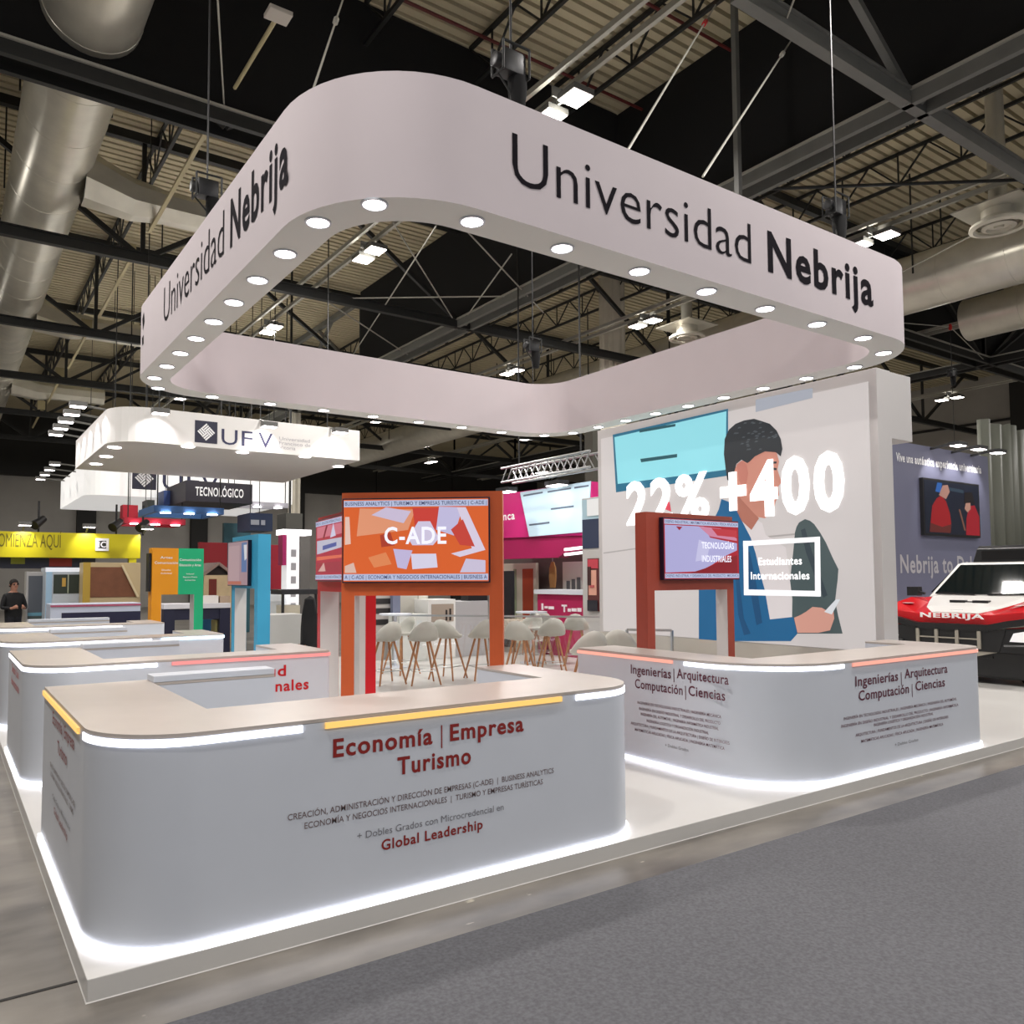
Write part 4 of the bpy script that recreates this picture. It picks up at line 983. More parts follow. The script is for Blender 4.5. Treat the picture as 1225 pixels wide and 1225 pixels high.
for t_, xs_, ys_, zz_ in ((u, (UX0+.8, UX1-.5), (UY+.8, 21.6), uz1-.01), (u2, (vx0+.9, vx1-.6), (VY+.9, 33.8), vz1+.29)):
    for xx in xs_:
        for yy in ys_: build('hanger', MB().bar((xx, yy, zz_), (xx, yy, 11.98), .02), steel, t_, True)
# small signs hung in the distance
def hsign(px, Y, d, c, label, s=None, cap=.3, tm=whiteink, hang=True, emis=0, hz=11.98):
    x0, x1, z0, z1 = fr(*px, Y)
    t = thing('hanging_sign', ((x0+x1)/2, Y, z0), label, 'sign')
    build('box', MB().box((x0, Y, z0), (x1, Y+d, z1)), mat('sign_'+c, c, .5), t, True)
    if s: text('lettering', s, ((x0+x1)/2, Y, (z0+z1)/2-cap/2), XV, ZV, cap, tm, t, .02, 'c', .006, (x1-x0)*.72)
    if hang: build('hanger', MB().bar((x0+.2, Y+d/2, z1), (x0+.2, Y+d/2, hz), .02).bar((x1-.2, Y+d/2, z1), (x1-.2, Y+d/2, hz), .02), steel, t, True)
    return t
hsign((222, 577, 302, 601), 25.0, 2.5, '25222c', 'dark sign with pale capital letters under the lettered canopies', 'TECNOLÓGICO', .26)
hsign((176, 598, 185, 615), 27.3, .8, '3a403c', 'small dark green hanging box left of the blue one')
hsign((196, 587, 209, 604), 27.0, .8, '34508c', 'small royal blue hanging box near the dark sign')
t_fc = hsign((299, 614, 326, 635), 23.0, 1.2, '27395a', 'dark blue hanging cube above the sky blue gate')
x0, x1, z0, z1 = fr(300, 622, 318, 628, 23.0)
for a_, b_ in ((.0, .55), (.68, .95)):
    build('pale_mark', MB().box((x0+(x1-x0)*a_, 22.988, z0), (x0+(x1-x0)*b_, 22.999, z1)), mat('pale_marks', 'b4bcc8', .5), t_fc, True)
def ring(px, Y, d, c, label):
    x0, x1, z0, z1 = fr(*px, Y); t = thing('hanging_ring', ((x0+x1)/2, Y+d/2, z0), label, 'hanging frame')
    m_ = mat('ring_'+c, c, .5)
    build('front_band', MB().box((x0, Y, z0), (x1, Y+.1, z1)), m_, t, True); build('rear_band', MB().box((x0, Y+d-.1, z0), (x1, Y+d, z1)), m_, t, True)
    for x in (x0, x1-.1): build('side_band', MB().box((x, Y+.1, z0), (x+.1, Y+d-.1, z1)), m_, t, True)
    for k in range(3):
        x = x0+(x1-x0)*(k+.5)/3
        build('downlight', MB().lathe([(.14, 0), (.14, -.02), (.001, -.025)], (x, Y+.05, z0), 12), lens, t, True)
    build('hanger', MB().bar((x0+.1, Y+.05, z1), (x0+.1, Y+.05, 11.98), .03).bar((x1-.1, Y+.05, z1), (x1-.1, Y+.05, 11.98), .03), steel, t, True)
ring((184, 606, 268, 614), 22.5, 2.0, '4470a8', 'blue hanging frame with small lamps below the dark sign')
ring((149, 620, 222, 627), 25.6, 1.6, 'b8243a', 'red hanging frame with small lamps at left, above the yellow fascia')
hsign((147, 604, 165, 623), 27.4, .5, 'c01c34', 'red hanging cube above the end of the yellow fascia')
ring((270, 600, 345, 606), 28.5-1.2, .9, 'a8a8b0', 'pale hanging frame with small lamps right of the blue one')

# yellow fascia booth at far left
YY = 25.0
x0, x1, z0, z1 = fr(-40, 637, 168, 667, YY)
t = thing('fascia_stand', ((x0+x1)/2, YY, 0), 'stand with a long yellow fascia and dark capital letters at far left', 'stand')
yel = mat('yellow_fascia', 'c9bd08', .45)
build('fascia', MB().box((x0, YY, z0), (x1, YY+.3, z1)), yel, t, True)
for x in (x0+.1, x1-.3): build('post', MB().box((x, YY+.02, 0.002), (x+.2, YY+.25, z0)), yel, t, True)
A = aty(73, 658, YY); B_ = aty(-12, 658, YY)
text('lettering', 'COMIENZA AQUÍ', (A.x, YY, z0+.28), XV, ZV, .36, mat('olive_lettering', '6a6208', .5), t, 0, 'r', .006, (A.x-B_.x)*.98)
xl, xr, zl, zr = fr(114, 644, 130, 659, YY)
b_ = build('badge', MB().box((xl, YY-.03, zl), (xr, YY, zr)), whiteink, t, True)
build('badge_square', MB().box((xl+.07, YY-.036, zl+.07), (xr-.07, YY-.03, zr-.07)), mat('badge_dark', '2c2c22', .5), b_, True)
text('badge_letters', 'IC', ((xl+xr)/2, YY-.036, (zl+zr)/2-.08), XV, ZV, .16, whiteink, b_, .02, 'c', .004, .2)
for i, px_ in enumerate((28, 104, 180-7)):
    p = aty(px_, 636, YY)
    armlamp((p.x, YY+.15, z1+.05), (0, -.55, .15), 'floodlight on the top edge of the yellow fascia, %s one' % ['left', 'middle', 'right'][i], 'floodlights of the yellow fascia', (p.x, YY, z0+.4), 40)
for i, px_ in enumerate((46, 139, 171)):
    p = aty(px_, 630, YY+.4)
    tt = thing('stage_lamp', (p.x, YY+.4, z1), 'small black stage lamp above the yellow fascia, number %s from the left' % ['one', 'two', 'three'][i], 'lamp', 'black stage lamps')
    build('yoke', MB().bar((0, 0, 0), (0, 0, .9), .05), blackp, tt); build('head', MB().tube((-.12, -.1, .2), (.14, .15, .42), .14, .1, 12), blackp, tt)
# interior of that stand
def simple(name, px, Y, d, c, label, cat, floor=True, group=None, rough=.5, emit=0):
    x0, x1, z0, z1 = fr(*px, Y); z0 = (PZ if Y < 16.2 else .002) if floor else z0
    m_ = mat('p_%s%s' % (c, emit or ''), c, rough, emit=(c if emit else None), es=emit or 1)
    t = thing(name, ((x0+x1)/2, Y, z0), label, cat, group)
    build('body', MB().box((x0, Y, z0), (x1, Y+d, z1)), m_, t, True, bevel=.006)
    return t, (x0, x1, z0, z1, Y)
def face(t, name, R_, u0, v0, u1, v1, c, k=1, emit=0):
    x0, x1, z0, z1, Y = R_
    m_ = mat('p_%s%s' % (c, emit or ''), c, .5, emit=(c if emit else None), es=emit or 1)
    return build(name, MB().box((x0+(x1-x0)*u0, Y-.012*k, z0+(z1-z0)*v0), (x0+(x1-x0)*u1, Y-.012*k+.011, z0+(z1-z0)*v1)), m_, t, True)
t, r_ = simple('header_board', (-30, 667, 98, 680), YY+.5, .2, '333a52', 'dark blue header under the yellow fascia with a red patch', 'board', False)
face(t, 'red_patch', r_, .68, .2, .90, .95, 'a83a34'); face(t, 'lime_patch', r_, .32, .4, .45, .98, '98a038')
t, r_ = simple('glass_door_cabinet', (31, 684, 53, 741), YY-2.6, .5, 'b9b8b6', 'white framed glass cabinet next to the man at far left', 'cabinet')
face(t, 'glass_panel', r_, .12, .5, .88, .95, '5a6068'); face(t, 'glass_panel', r_, .12, .08, .88, .46, '4e5a58'); face(t, 'shelf', r_, .12, .46, .88, .50, '6aa0b4')
t, r_ = simple('kiosk', (54, 679, 98, 724), YY-3.2, 1.0, 'c4cdd6', 'pale blue white kiosk with a dark window under the yellow fascia', 'kiosk')
face(t, 'window', r_, .22, .70, .97, .92, '2c362c'); face(t, 'notice', r_, .45, .78, .55, .88, 'c8a048', 2); face(t, 'top_band', r_, 0, .95, 1, 1.0, 'e8eef8', 1, .4); face(t, 'side_pillar', r_, .02, .40, .18, .95, 'a8cbe6', 2)
face(t, 'window_mullion', r_, .60, .70, .63, .92, 'b0b8a0', 2)
t, r_ = simple('cork_wall', (99, 673, 168, 720), YY-3.8, .6, 'c0ac84', 'cream framed wall with a big brown cork panel beside the amber gate', 'display wall')
x0, x1, z0, z1, Y = r_
build('cork_panel', MB().poly([(x0+(x1-x0)*a, Y-.004, z0+(z1-z0)*c) for a, c in ((.10, .62), (.10, .95), (.66, .95), (.92, .64), (.92, .62))], (0, -1, 0), .01), mat('brown_cork', '7a4e36', .8, noise=.12, nscale=4), t, True)
build('cream_batten', MB().bar((x0+(x1-x0)*.66, Y-.02, z1-.06), (x0+(x1-x0)*.95, Y-.02, z0+(z1-z0)*.62), .05, .12, (0, 1, 0)), mat('p_cream', 'd6c6a0', .5), t, True)
build('yellow_edge', MB().box((x0, Y-.03, .002), (x0+.16, Y, z1)), mat('p_mustard', 'b89838', .5), t, True)
# long exhibition tables
TY = 18.6
t, r_ = simple('long_table', (60, 722, 168, 745), TY, .8, 'c9d2e4', 'long pale blue table with navy front between the amber gate and the left edge', 'table')
face(t, 'navy_front', r_, .12, .05, 1, .86, '1e2140'); face(t, 'pink_edge', r_, 0, .955, 1, .985, 'b0506e', 2)
t, r_ = simple('long_table', (196, 722, 276, 728), TY+.6, .8, 'dcdbe0', 'pale table with dark navy legs right of the green gate', 'table', False)
x0, x1, z0, z1, Y = r_
for xx in (x0, x1-.25): build('leg', MB().box((xx, Y+.02, .002), (xx+.25, Y+.6, z0)), mat('p_navy', '1a1c38', .5), t, True)
build('apron', MB().box((x0+.25, Y+.05, z0-.26), (x1-.25, Y+.15, z0)), MATS['p_navy'], t, True)
simple('storage_box', (242, 740, 258, 755), TY+1.6, .5, '3a78a8', 'blue box under the navy legged table', 'box')
simple('storage_box', (258, 742, 264, 757), TY+.8, .4, 'b8b070', 'small yellowish box under the navy legged table', 'box')
for i, (px, c, l) in enumerate((((243, 713, 262, 722), 'e6e2dc', 'white paper stack on the navy legged table'), ((264, 714, 276, 722), 'b09a84', 'brown carton on the navy legged table'))):
    x0, x1, z0, z1 = fr(*px, TY+.7); _, _, _, zt = fr(196, 722, 276, 728, TY+.6)
    t = thing('carton' if i else 'paper_stack', ((x0+x1)/2, TY+.8, zt), l, 'box' if i else 'paper'); build('body', MB().box((x0, TY+.75, zt), (x1, TY+1.1, zt+(z1-z0))), mat('p_'+c, c, .6), t, True)
# wooden hut
HY = 21.0; x0, x1, z0, z1 = fr(244, 688, 277, 722, HY); zr_ = aty(262, 674, HY).z
t = thing('wooden_hut', ((x0+x1)/2, HY, 0), 'small pale wooden hut with a dark gable roof behind the green gate', 'hut')
pine = mat('pale_pine', 'd8c096', .6, noise=.06, nscale=6)
build('walls', MB().box((x0, HY, .002), (x1, HY+1.2, z1)), pine, t, True)
xm_ = (x0+x1)/2
build('gable', MB().poly([(x0+.02, HY+.05, z1), (x1-.02, HY+.05, z1), (xm_, HY+.05, zr_-.08)], (0, 1, 0), 1.1), mat('dark_gable', '241a16', .7), t, True)
for s, xx in ((-1, x0-.1), (1, x1+.1)): build('roof_slope', MB().bar((xx, HY+.6, z1-.04), (xm_, HY+.6, zr_), 1.35, .07), mat('mauve_roof', '9a8278', .6), t, True)
build('doorway', MB().box((x0+.12, HY-.01, .002), (x0+.32, HY, z1-.1)), mat('p_rust', '7a2a1c', .6), t, True)
for px, c, l in (((238, 649, 272, 690), '8a0e1a', 'deep red partition between the green gate and the mauve screen'), ((324, 652, 341, 682), 'a0122c', 'deep red partition right of the sky blue gate')):
    simple('partition', px, 23.5, .15, c, l, 'partition')
simple('partition', (268, 626, 300, 650), 27, .2, '2c5a66', 'dark teal partition above the mauve screen', 'partition')
# tower light, lit totem, grey boxes behind the coral counter
t, r_ = simple('lit_totem', (343, 640, 358, 709), 17.8, .35, 'eeeef0', 'white lit totem with vertical lettering between the blue and red gates', 'totem', True, None, .5, .5)
x0, x1, z0, z1, Y = r_
build('lit_header', MB().box((x0-.12, Y-.05, z1), (x1+.28, Y+.4, z1+.13)), mat('p_lit', 'ffffff', .4, emit='ffffff', es=1.2), t, True)
build('magenta_edge', MB().box((x0-.10, Y, z0+(z1-z0)*.75), (x0-.01, Y+.3, z1)), magen, t, True)
for k in range(7): build('faint_mark', MB().box((x0+.10, Y-.006, z0+(z1-z0)*(.16+.11*k)), (x1-.08, Y-.001, z0+(z1-z0)*(.22+.11*k))), mat('faint_lettering', 'a9a7ac'), t, True)
t, r_ = simple('hanging_box', (342, 614, 362, 637), 24.0, .8, '4a4a44', 'dark grey box fixed to the slim column over the lit totem', 'box', False)
build('bracket', MB().bar(((r_[0]+r_[1])/2, 24.4, r_[3]), ((r_[0]+r_[1])/2, 24.4, 11.98), .06), steel, t, True)
simple('partition', (359, 641, 371, 700), 19.0, .2, '6e6c68', 'grey partition strip left of the dim red screen', 'partition')
simple('cabinet', (321, 707, 337, 735), 17.6, .5, 'dfe3e6', 'white cabinet right of the sky blue gate', 'cabinet')
t, r_ = simple('black_table', (337, 705, 382, 711), 16.6, .7, '1c1c20', 'black table behind the coral lit counter', 'table', False)
for xx in (r_[0]+.03, r_[1]-.08): build('leg', MB().box((xx, 16.65, .002), (xx+.05, 16.7, r_[2])), blackp, t, True)
simple('carton', (338, 724, 359, 736), 16.75, .4, 'd0c8b4', 'cream carton under the black table', 'box')
simple('desk', (320, 735, 361, 790), 15.4, .6, 'c4c4c0', 'pale grey desk between the sky blue gate and the red gate', 'desk')
# black coat on a chair
cx_, cy_ = aty(371, 745, 14.6).x, 14.6; zt_ = aty(371, 713, 14.6).z
t = thing('draped_chair', (cx_, cy_, PZ), 'chair with a black coat thrown over it, left of the red gate', 'chair')
b = MB(); N = 14; prof = [(.30, .05), (.26, .4), (.22, .75), (.19, 1.0), (.12, zt_-PZ-.06), (.02, zt_-PZ)]
vs = []
for r, z in prof:
    for k in range(N):
        a = 2*pi*k/N; rr = r*(1+.16*sin(3*a+z*5)); vs.append((rr*cos(a)*.8, rr*sin(a)*.7, z))
b.add(vs, [(i*N+k, i*N+(k+1) % N, (i+1)*N+(k+1) % N, (i+1)*N+k) for i in range(len(prof)-1) for k in range(N)]+[tuple(range((len(prof)-1)*N, len(prof)*N))], True)
build('coat', b, mat('black_cloth', '101012', .9), t)
for sx in (-1, 1):
    for sy in (-1, 1): build('leg', MB().tube((sx*.2, sy*.18, 0), (sx*.16, sy*.15, .45), .016), wood, t)
# ---------------------------------------------------------------- stand with magenta fascia, seen between the orange gate and the photo wall
MX = 12.2
def mp(x, y, X=MX): return atx(x, y, X)
t = thing('magenta_stand', (MX, mp(650, 620).y, 0), 'neighbouring stand with a slanted pale information board on a magenta fascia', 'stand')
def mpoly(name, pts, c, off, th, mt=None, parent=t, emit=0):
    return build(name, MB().poly([mp(x, y, MX-off) for x, y in pts], (1, 0, 0), th), mt or mat('p_%s%s' % (c, emit or ''), c, .5, emit=(c if emit else None), es=emit or 1), parent, True)
mpoly('fascia', [(560, 597), (708, 576), (708, 640), (560, 645)], 'c0186e', 0, .3)
mpoly('lower_fascia', [(560, 645), (708, 640), (700, 657), (674, 662), (668, 667), (560, 670)], '980c4c', -.05, .3)
brd = mpoly('information_board', [(622, 589), (706, 575.5), (703, 636), (633, 642)], 'b4ccd8', .04, .03, emit=.25)
for pts in ([(626, 592), (649, 588), (649, 590), (626, 594)], [(655, 587.5), (683, 583), (683, 585), (655, 589.5)], [(687, 582.5), (704, 580), (704, 582), (687, 584.5)], [(659, 608), (686, 604.5), (686, 606.5), (659, 610)], [(633, 627), (657, 624), (657, 626), (633, 629)]):
    mpoly('text_bar', pts, '5a6678', .05, .008, parent=brd)
A = mp(606, 622); B_ = mp(616, 620)
text('lettering', 'Salamanca', (MX, B_.y, B_.z-.02), NYV, ZV, .20, whiteink, t, .02, 'r', .006, 1.6)
for k in range(2):
    p, q = mp(676, 663.5-6*k, MX-.3), mp(697, 661-6*k, MX-.3)
    build('light_bar', MB().bar(p, q, .06), mat('p_lit', 'ffffff'), t, True)
spot('board_beam', mp(640, 580, MX-1.4), mp(645, 605), 90, 80, parent=t); spot('board_beam', mp(675, 576, MX-1.4), mp(675, 600), 90, 80, parent=t)
by0, by1 = mp(597, 700, MX+1.5).y, mp(712, 700, MX+1.5).y
build('back_panel', MB().box((MX+1.5, by1, .002), (MX+1.7, by0, 2.9)), mat('p_taupe', '6c6660', .6), t, True)
tr = thing('lighting_truss', (MX-.6, mp(650, 580).y, mp(650, 580).z), 'silver lighting truss with floodlights over the magenta fascia', 'truss')
y0_, y1_ = mp(600, 575, MX-.6).y, mp(706, 565, MX-.6).y; zt_ = mp(600, 577, MX-.6).z
b = MB()
for dx in (0, .35):
    for dz in (0, .35): build('tube', MB().tube((MX-.6+dx, y0_, zt_+dz), (MX-.6+dx, y1_, zt_+dz), .03, n=8), chrome, tr, True)
b = MB(); n = 14
for k in range(n):
    ya_, yb_ = y0_+(y1_-y0_)*k/n, y0_+(y1_-y0_)*(k+1)/n
    b.tube((MX-.6, ya_, zt_), (MX-.6, yb_, zt_+.35), .015, n=5).tube((MX-.25, ya_, zt_+.35), (MX-.25, yb_, zt_), .015, n=5)
build('lacing', b, chrome, tr, True)
for px_, py_ in ((606, 586), (666, 578)):
    p = mp(px_, py_, MX-.75)
    f = build('floodlight', MB().box((p.x-.15, p.y-.25, p.z-.05), (p.x+.15, p.y+.25, p.z+.05)), blackp, tr, True); build('lens', MB().box((p.x-.13, p.y-.22, p.z-.065), (p.x+.13, p.y+.22, p.z-.05)), lens, f, True)
for z_ in (zt_+.35,): build('hanger', MB().bar((MX-.42, y0_-.5, z_), (MX-.42, y0_-.5, 11.98), .03).bar((MX-.42, y1_+.5, z_), (MX-.42, y1_+.5, 11.98), .03), steel, tr, True)
# things on that stand
def xthing(name, px, X, d, c, label, cat, floor=True, group=None):
    y0, y1 = atx(px[0], (px[1]+px[3])/2, X).y, atx(px[2], (px[1]+px[3])/2, X).y; xm = (px[0]+px[2])/2
    z1, z0 = atx(xm, px[1], X).z, ((PZ if X < 11.1 else .002) if floor else atx(xm, px[3], X).z)
    t = thing(name, (X, (y0+y1)/2, z0), label, cat, group)
    build('body', MB().box((X, y1, z0), (X+d, y0, z1)), mat('p_'+c, c, .5), t, True, bevel=.006)
    return t, (y0, y1, z0, z1, X)
def xface(t, name, r, u0, v0, u1, v1, c, k=1):
    y0, y1, z0, z1, X = r
    return build(name, MB().box((X-.012*k, y0+(y1-y0)*u0, z0+(z1-z0)*v0), (X-.012*k+.011, y0+(y1-y0)*u1, z0+(z1-z0)*v1)), mat('p_'+c, c, .5), t, True)
t, r_ = xthing('reception_desk', (643, 711, 698, 735), MX-.9, .6, 'a8124e', 'magenta reception desk with a thick white top', 'desk')
y0_, y1_, z0_, z1_, X_ = r_
build('white_top', MB().box((X_-.06, y1_-.05, z1_), (X_+.66, y0_+.05, z1_+.10)), white, t, True)
for (u0, u1, v0, v1) in ((.10, .14, .50, .80), (.17, .24, .58, .68), (.26, .38, .55, .68), (.55, .66, .70, .78), (.59, .62, .45, .70), (.68, .74, .48, .62), (.76, .86, .50, .64), (.88, .96, .50, .66)):
    xface(t, 'white_mark', r_, u0, 1-.34*(1-v0)-.08, u1, 1-.34*(1-v1)-.08, 'f0e8ee')
t, r_ = xthing('notice_board', (598, 674, 641, 703), MX+1.1, .1, 'd8d6c4', 'cream notice board with an orange red door panel, right of the orange gate', 'board')
xface(t, 'orange_door', r_, .65, .1, .93, .93, 'b8431c'); xface(t, 'green_stripe', r_, .40, .1, .48, .93, '9aa88a')
t, r_ = xthing('floor_screen', (600, 683, 612, 726), MX+.2, .1, '15141a', 'tall dark screen beside the orange gate', 'screen')
t, r_ = xthing('poster', (673, 672, 698, 707), MX+1.2, .06, 'dfe8e2', 'white poster with a dark line drawing above the reception desk', 'poster')
for k, (a, c_) in enumerate(((.2, .45), (.45, .40), (.7, .48))): xface(t, 'drawing_stroke', r_, a, .68, a+.16, .70+.02*k+.08, '6a7478')
p = mp(661, 672, MX+.9)
t = thing('hanging_coat', (p.x, p.y, mp(661, 703, MX+.9).z), 'tan coat hanging on the back wall above the reception desk', 'coat')
b = MB(); hz = p.z-t.location.z; vs = []; N = 10
for r, z in ((.10, 0), (.13, hz*.4), (.12, hz*.75), (.05, hz)):
    for k in range(N): a = 2*pi*k/N; vs.append((r*.5*cos(a), r*(1+.15*sin(3*a))*sin(a), z))
b.add(vs, [(i*N+k, i*N+(k+1) % N, (i+1)*N+(k+1) % N, (i+1)*N+k) for i in range(3) for k in range(N)]+[tuple(range(3*N, 4*N)), tuple(range(N-1, -1, -1))], True)
build('cloth', b, mat('tan_cloth', 'b08450', .8), t); build('hook', MB().path([(0, 0, hz), (0, 0, hz+.12), (.25, 0, hz+.12)], .012, 6), chrome, t)
for i, (px_, py_) in enumerate(((614, 728), (641, 726))):
    p = atx(px_, py_, MX-1.2); p.z = .45
    t = thing('tub_chair', (p.x, p.y, 0), 'striped tub chair beside the reception desk, %s of two' % ['left', 'right'][i], 'chair', 'striped tub chairs')
    b = MB(); b.lathe([(.02, .42), (.30, .42), (.34, .5), (.36, .85), (.32, .86), (.29, .55), (.02, .52)], n=20)
    build('shell', b, mat('striped_cloth', 'c2b8a8', .8, noise=.3, nscale=18), t)
    for sx in (-1, 1):
        for sy in (-1, 1): build('leg', MB().tube((sx*.22, sy*.22, 0), (sx*.2, sy*.2, .43), .015), wood, t)
# pillar with posters next to the photo wall
t, r_ = xthing('poster_pillar', (697, 595, 719, 790), 11.0, .3, 'b9b7b4', 'grey pillar with cards and a portrait poster, left edge of the photo wall', 'pillar')
def pp(name, px, c, k=1):
    y0, y1 = atx(px[0], px[1], 11).y, atx(px[2], px[1], 11).y; xm = (px[0]+px[2])/2; z1, z0 = atx(xm, px[1], 11).z, atx(xm, px[3], 11).z
    return build(name, MB().box((11-.012*k, y1, z0), (11-.012*k+.011, y0, z1)), mat('p_'+c, c, .5), t, True)
pp('pale_blue_card', (697, 597, 717, 621), 'a8c4d0'); pp('white_card', (703, 597, 717, 617), 'e8ecee', 2); pp('navy_card', (697, 621, 717, 656), '2b3550'); pp('portrait', (703, 668, 717, 731), '5a2a2a')
for px, c, k in (((704, 669, 716, 680), 'c0404e', 2), ((705, 682, 714, 712), 'd8a08c', 2), ((704, 678, 708, 700), '3a1c1c', 3), ((704, 718, 716, 731), '22222c', 3), ((707, 700, 712, 703), 'b8585a', 3)): pp('portrait_shape', px, c, k)
c = atd(710, 560, 22); tag(build('hall_column', MB().box((c.x-.17, c.y-.17, .002), (c.x+.17, c.y+.17, 5.9), ), mat('dark_column', '4a4a40', .7)), 'dark square column left of the photo wall top', 'column')
# white display cabinet and kitchen units seen through the orange gate
DY = 14.6
t, r_ = simple('display_cabinet', (512, 717, 545, 790), DY, .7, 'e6e6e2', 'white display cabinet with an open niche, framed by the orange gate', 'cabinet')
face(t, 'niche', r_, .12, .62, .92, .92, 'a89a8c'); face(t, 'bottle', r_, .62, .64, .68, .82, '2a2220', 2); face(t, 'bottle', r_, .76, .64, .82, .84, '2a2220', 2)
t, r_ = simple('display_cabinet', (545, 719, 584, 790), DY+.1, .7, 'b4b4b6', 'grey sided cabinet joined to the white one behind the stools', 'cabinet')
t2 = fthing('planter', (560, 708, 583, 719), DY+.2, 'dark planter with low green leaves on the grey cabinet', 'planter'); t2.location.z = r_[3]
x0, x1, _, _ = fr(560, 708, 583, 719, DY+.2); build('trough', MB().box((x0, DY+.2, r_[3]), (x1, DY+.5, r_[3]+.12)), blackp, t2, True)
b = MB(); rnd = random.Random(3)
for k in range(90):
    a = rnd.uniform(0, 2*pi); p = V((rnd.uniform(x0+.02, x1-.02), DY+rnd.uniform(.25, .45), r_[3]+.12)); q = p+V((cos(a)*.05, sin(a)*.05, rnd.uniform(.05, .12))); s = V((-sin(a), cos(a), 0))*.016
    b.add([p, p.lerp(q, .5)+s, q, p.lerp(q, .5)-s], [(0, 1, 2, 3)])
build('leaves', b, mat('leaf_green', '1c5a28', .6), t2, True)
t, r_ = simple('cabinet', (479, 708, 512, 735), DY+.6, .5, 'd6d3c8', 'cream wall units between the grey blue post and the white display cabinet', 'cabinet')
face(t, 'door_gap', r_, .62, .55, .64, .98, '9a988e')
simple('post', (470, 706, 479, 752), DY+.3, .12, '7a8098', 'grey blue post behind the leftmost stools', 'post')
t, r_ = simple('shelf_unit', (448, 706, 470, 752), DY+.5, .4, 'cfcac4', 'pale shelf unit with dark slots behind the leftmost stools', 'shelf')
for v in (.50, .66, .80): face(t, 'slot', r_, .05, v, .95, v+.08, '3a3838')
simple('low_counter', (478, 735, 512, 790), DY-.2, .5, 'dcded8', 'white low counter behind the middle stools', 'counter')

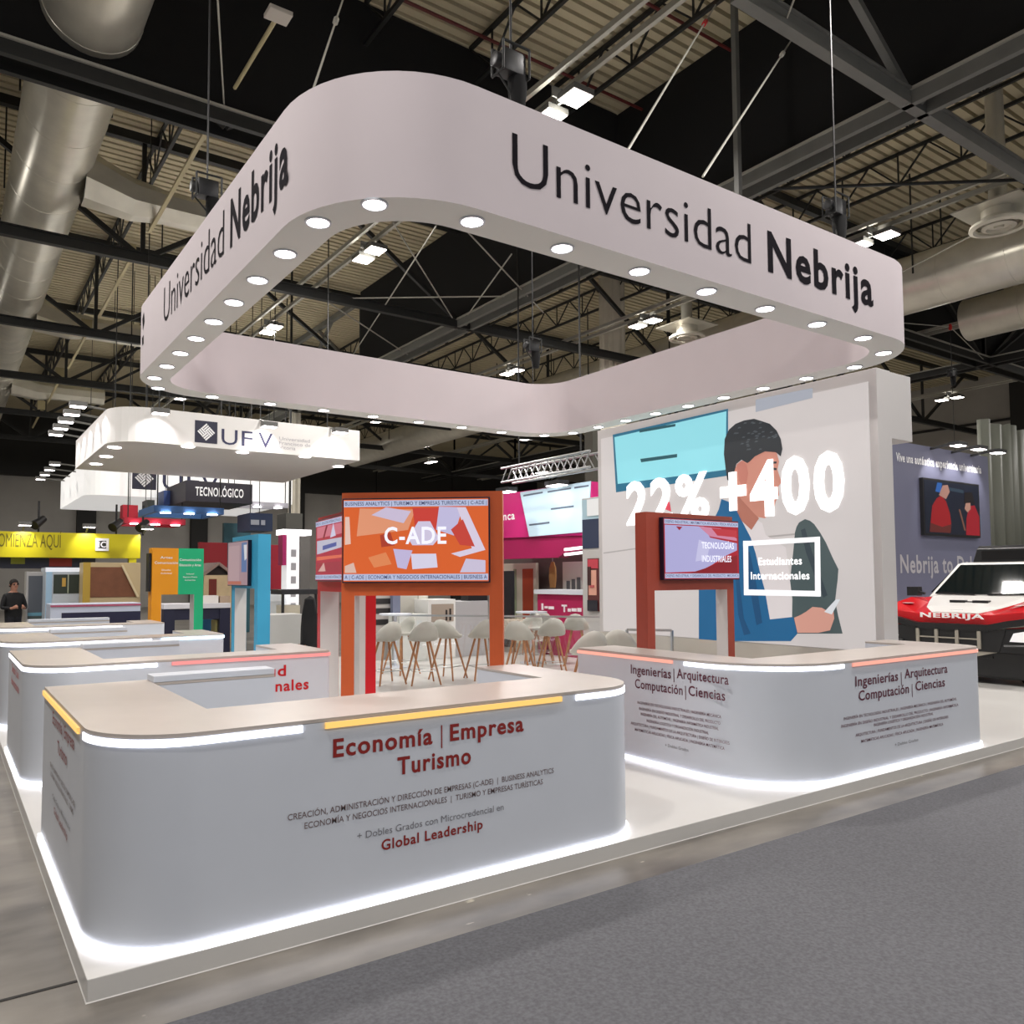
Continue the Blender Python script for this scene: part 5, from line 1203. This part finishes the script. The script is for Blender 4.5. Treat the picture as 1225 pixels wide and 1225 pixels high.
# ================================================================== the man at far left
def man(loc, rz, label):
    t = thing('person', loc, label, 'person', None, rz)
    J = {'pel': ((0, 0, .95), .15), 'sp': ((0, .0, 1.15), .145), 'ch': ((0, .01, 1.36), .16), 'nk': ((0, .01, 1.52), .06), 'hd0': ((0, -.005, 1.60), .078), 'hd1': ((0, -.01, 1.70), .088), 'hd2': ((0, 0, 1.77), .07)}
    E_ = [('pel', 'sp'), ('sp', 'ch'), ('ch', 'nk'), ('nk', 'hd0'), ('hd0', 'hd1'), ('hd1', 'hd2')]
    for s, n in ((-1, 'r'), (1, 'l')):
        J['sh'+n] = ((s*.19, .01, 1.43), .07); J['el'+n] = ((s*.27, -.02, 1.15), .05); J['wr'+n] = ((s*.14, -.24, 1.14), .034); J['hn'+n] = ((s*.09, -.30, 1.17), .036)
        J['hp'+n] = ((s*.10, 0, .88), .10); J['kn'+n] = ((s*.11, -.02, .48), .065); J['an'+n] = ((s*.11, .02, .09), .042); J['ft'+n] = ((s*.12, -.16, .045), .04)
        E_ += [('ch', 'sh'+n), ('sh'+n, 'el'+n), ('el'+n, 'wr'+n), ('wr'+n, 'hn'+n), ('pel', 'hp'+n), ('hp'+n, 'kn'+n), ('kn'+n, 'an'+n), ('an'+n, 'ft'+n)]
        for k in range(4):
            J['f%s%d' % (n, k)] = ((s*(.05-.004*k), -.36+.012*abs(k-1), 1.20-.022*k), .010); E_.append(('hn'+n, 'f%s%d' % (n, k)))
        J['th'+n] = ((s*.06, -.31, 1.225), .011); E_.append(('hn'+n, 'th'+n))
    J['nose'] = ((0, -.115, 1.685), .016); E_.append(('hd1', 'nose'))
    ks = list(J); me = bpy.data.meshes.new('body'); me.from_pydata([J[k][0] for k in ks], [(ks.index(a), ks.index(b)) for a, b in E_], [])
    o = bpy.data.objects.new('body', me); col.objects.link(o)
    md = o.modifiers.new('skin', 'SKIN'); o.modifiers.new('sub', 'SUBSURF').levels = 2
    sv = me.skin_vertices[0].data
    for i, k in enumerate(ks): r = J[k][1]; sv[i].radius = (r*(1.25 if k in ('pel', 'sp', 'ch') else 1), r*(.85 if k in ('pel', 'sp', 'ch') else 1)); sv[i].use_root = (k == 'pel')
    dg = bpy.context.evaluated_depsgraph_get(); m2 = bpy.data.meshes.new_from_object(o.evaluated_get(dg)); bpy.data.objects.remove(o)
    m2.name = 'body'
    for mm in (mat('skin_tone', 'b98670', .55), mat('black_jacket', '17181a', .85), mat('dark_trousers', '22232a', .85), mat('black_shoes', '0e0e0e', .5)): m2.materials.append(mm)
    for p in m2.polygons:
        c = p.center; p.use_smooth = True
        hand = c.y < -.235 and 1.05 < c.z < 1.30
        p.material_index = 0 if (c.z > 1.51 or hand) else (3 if c.z < .10 else (2 if c.z < .93 else 1))
    o = bpy.data.objects.new('body', m2); col.objects.link(o); o.parent = t
    b = MB(); vs = []; N = 16; rings = []
    for i in range(7):
        a = pi/2*i/6
        for k in range(N):
            q = 2*pi*k/N; r = .098*cos(a); front = max(0, -sin(q))
            vs.append((r*cos(q), .008+r*1.08*sin(q), 1.725-.085*(1-front)*(1 if i == 0 else 0)+.045*front*(i == 0)+.115*sin(a)))
    b.add(vs, [(i*N+k, i*N+(k+1) % N, (i+1)*N+(k+1) % N, (i+1)*N+k) for i in range(6) for k in range(N)], True)
    build('hair', b, mat('dark_hair', '1a1513', .8), t)
    for s in (-1, 1):
        build('eye', MB().lathe([(.001, -.008), (.009, 0), (.001, .008)], (s*.032, -.090, 1.705), 10), blackp, t)
        build('ear', MB().lathe([(.001, -.028), (.014, -.01), (.016, .012), (.001, .03)], (s*.088, .005, 1.69), 10), MATS['skin_tone'], t)
    build('mouth', MB().box((-.022, -.096, 1.636), (.022, -.088, 1.643)), mat('lip', '8a4a44', .5), t)
    build('glasses', MB().box((-.065, -.105, 1.695), (-.01, -.098, 1.722)).box((.01, -.105, 1.695), (.065, -.098, 1.722)).box((-.01, -.105, 1.712), (.01, -.1, 1.718)), blackp, t)
p = atd(17, 690, 19.0)
man((p.x, p.y, 0), R(20), 'man in black jacket and dark glasses at far left, hands raised')
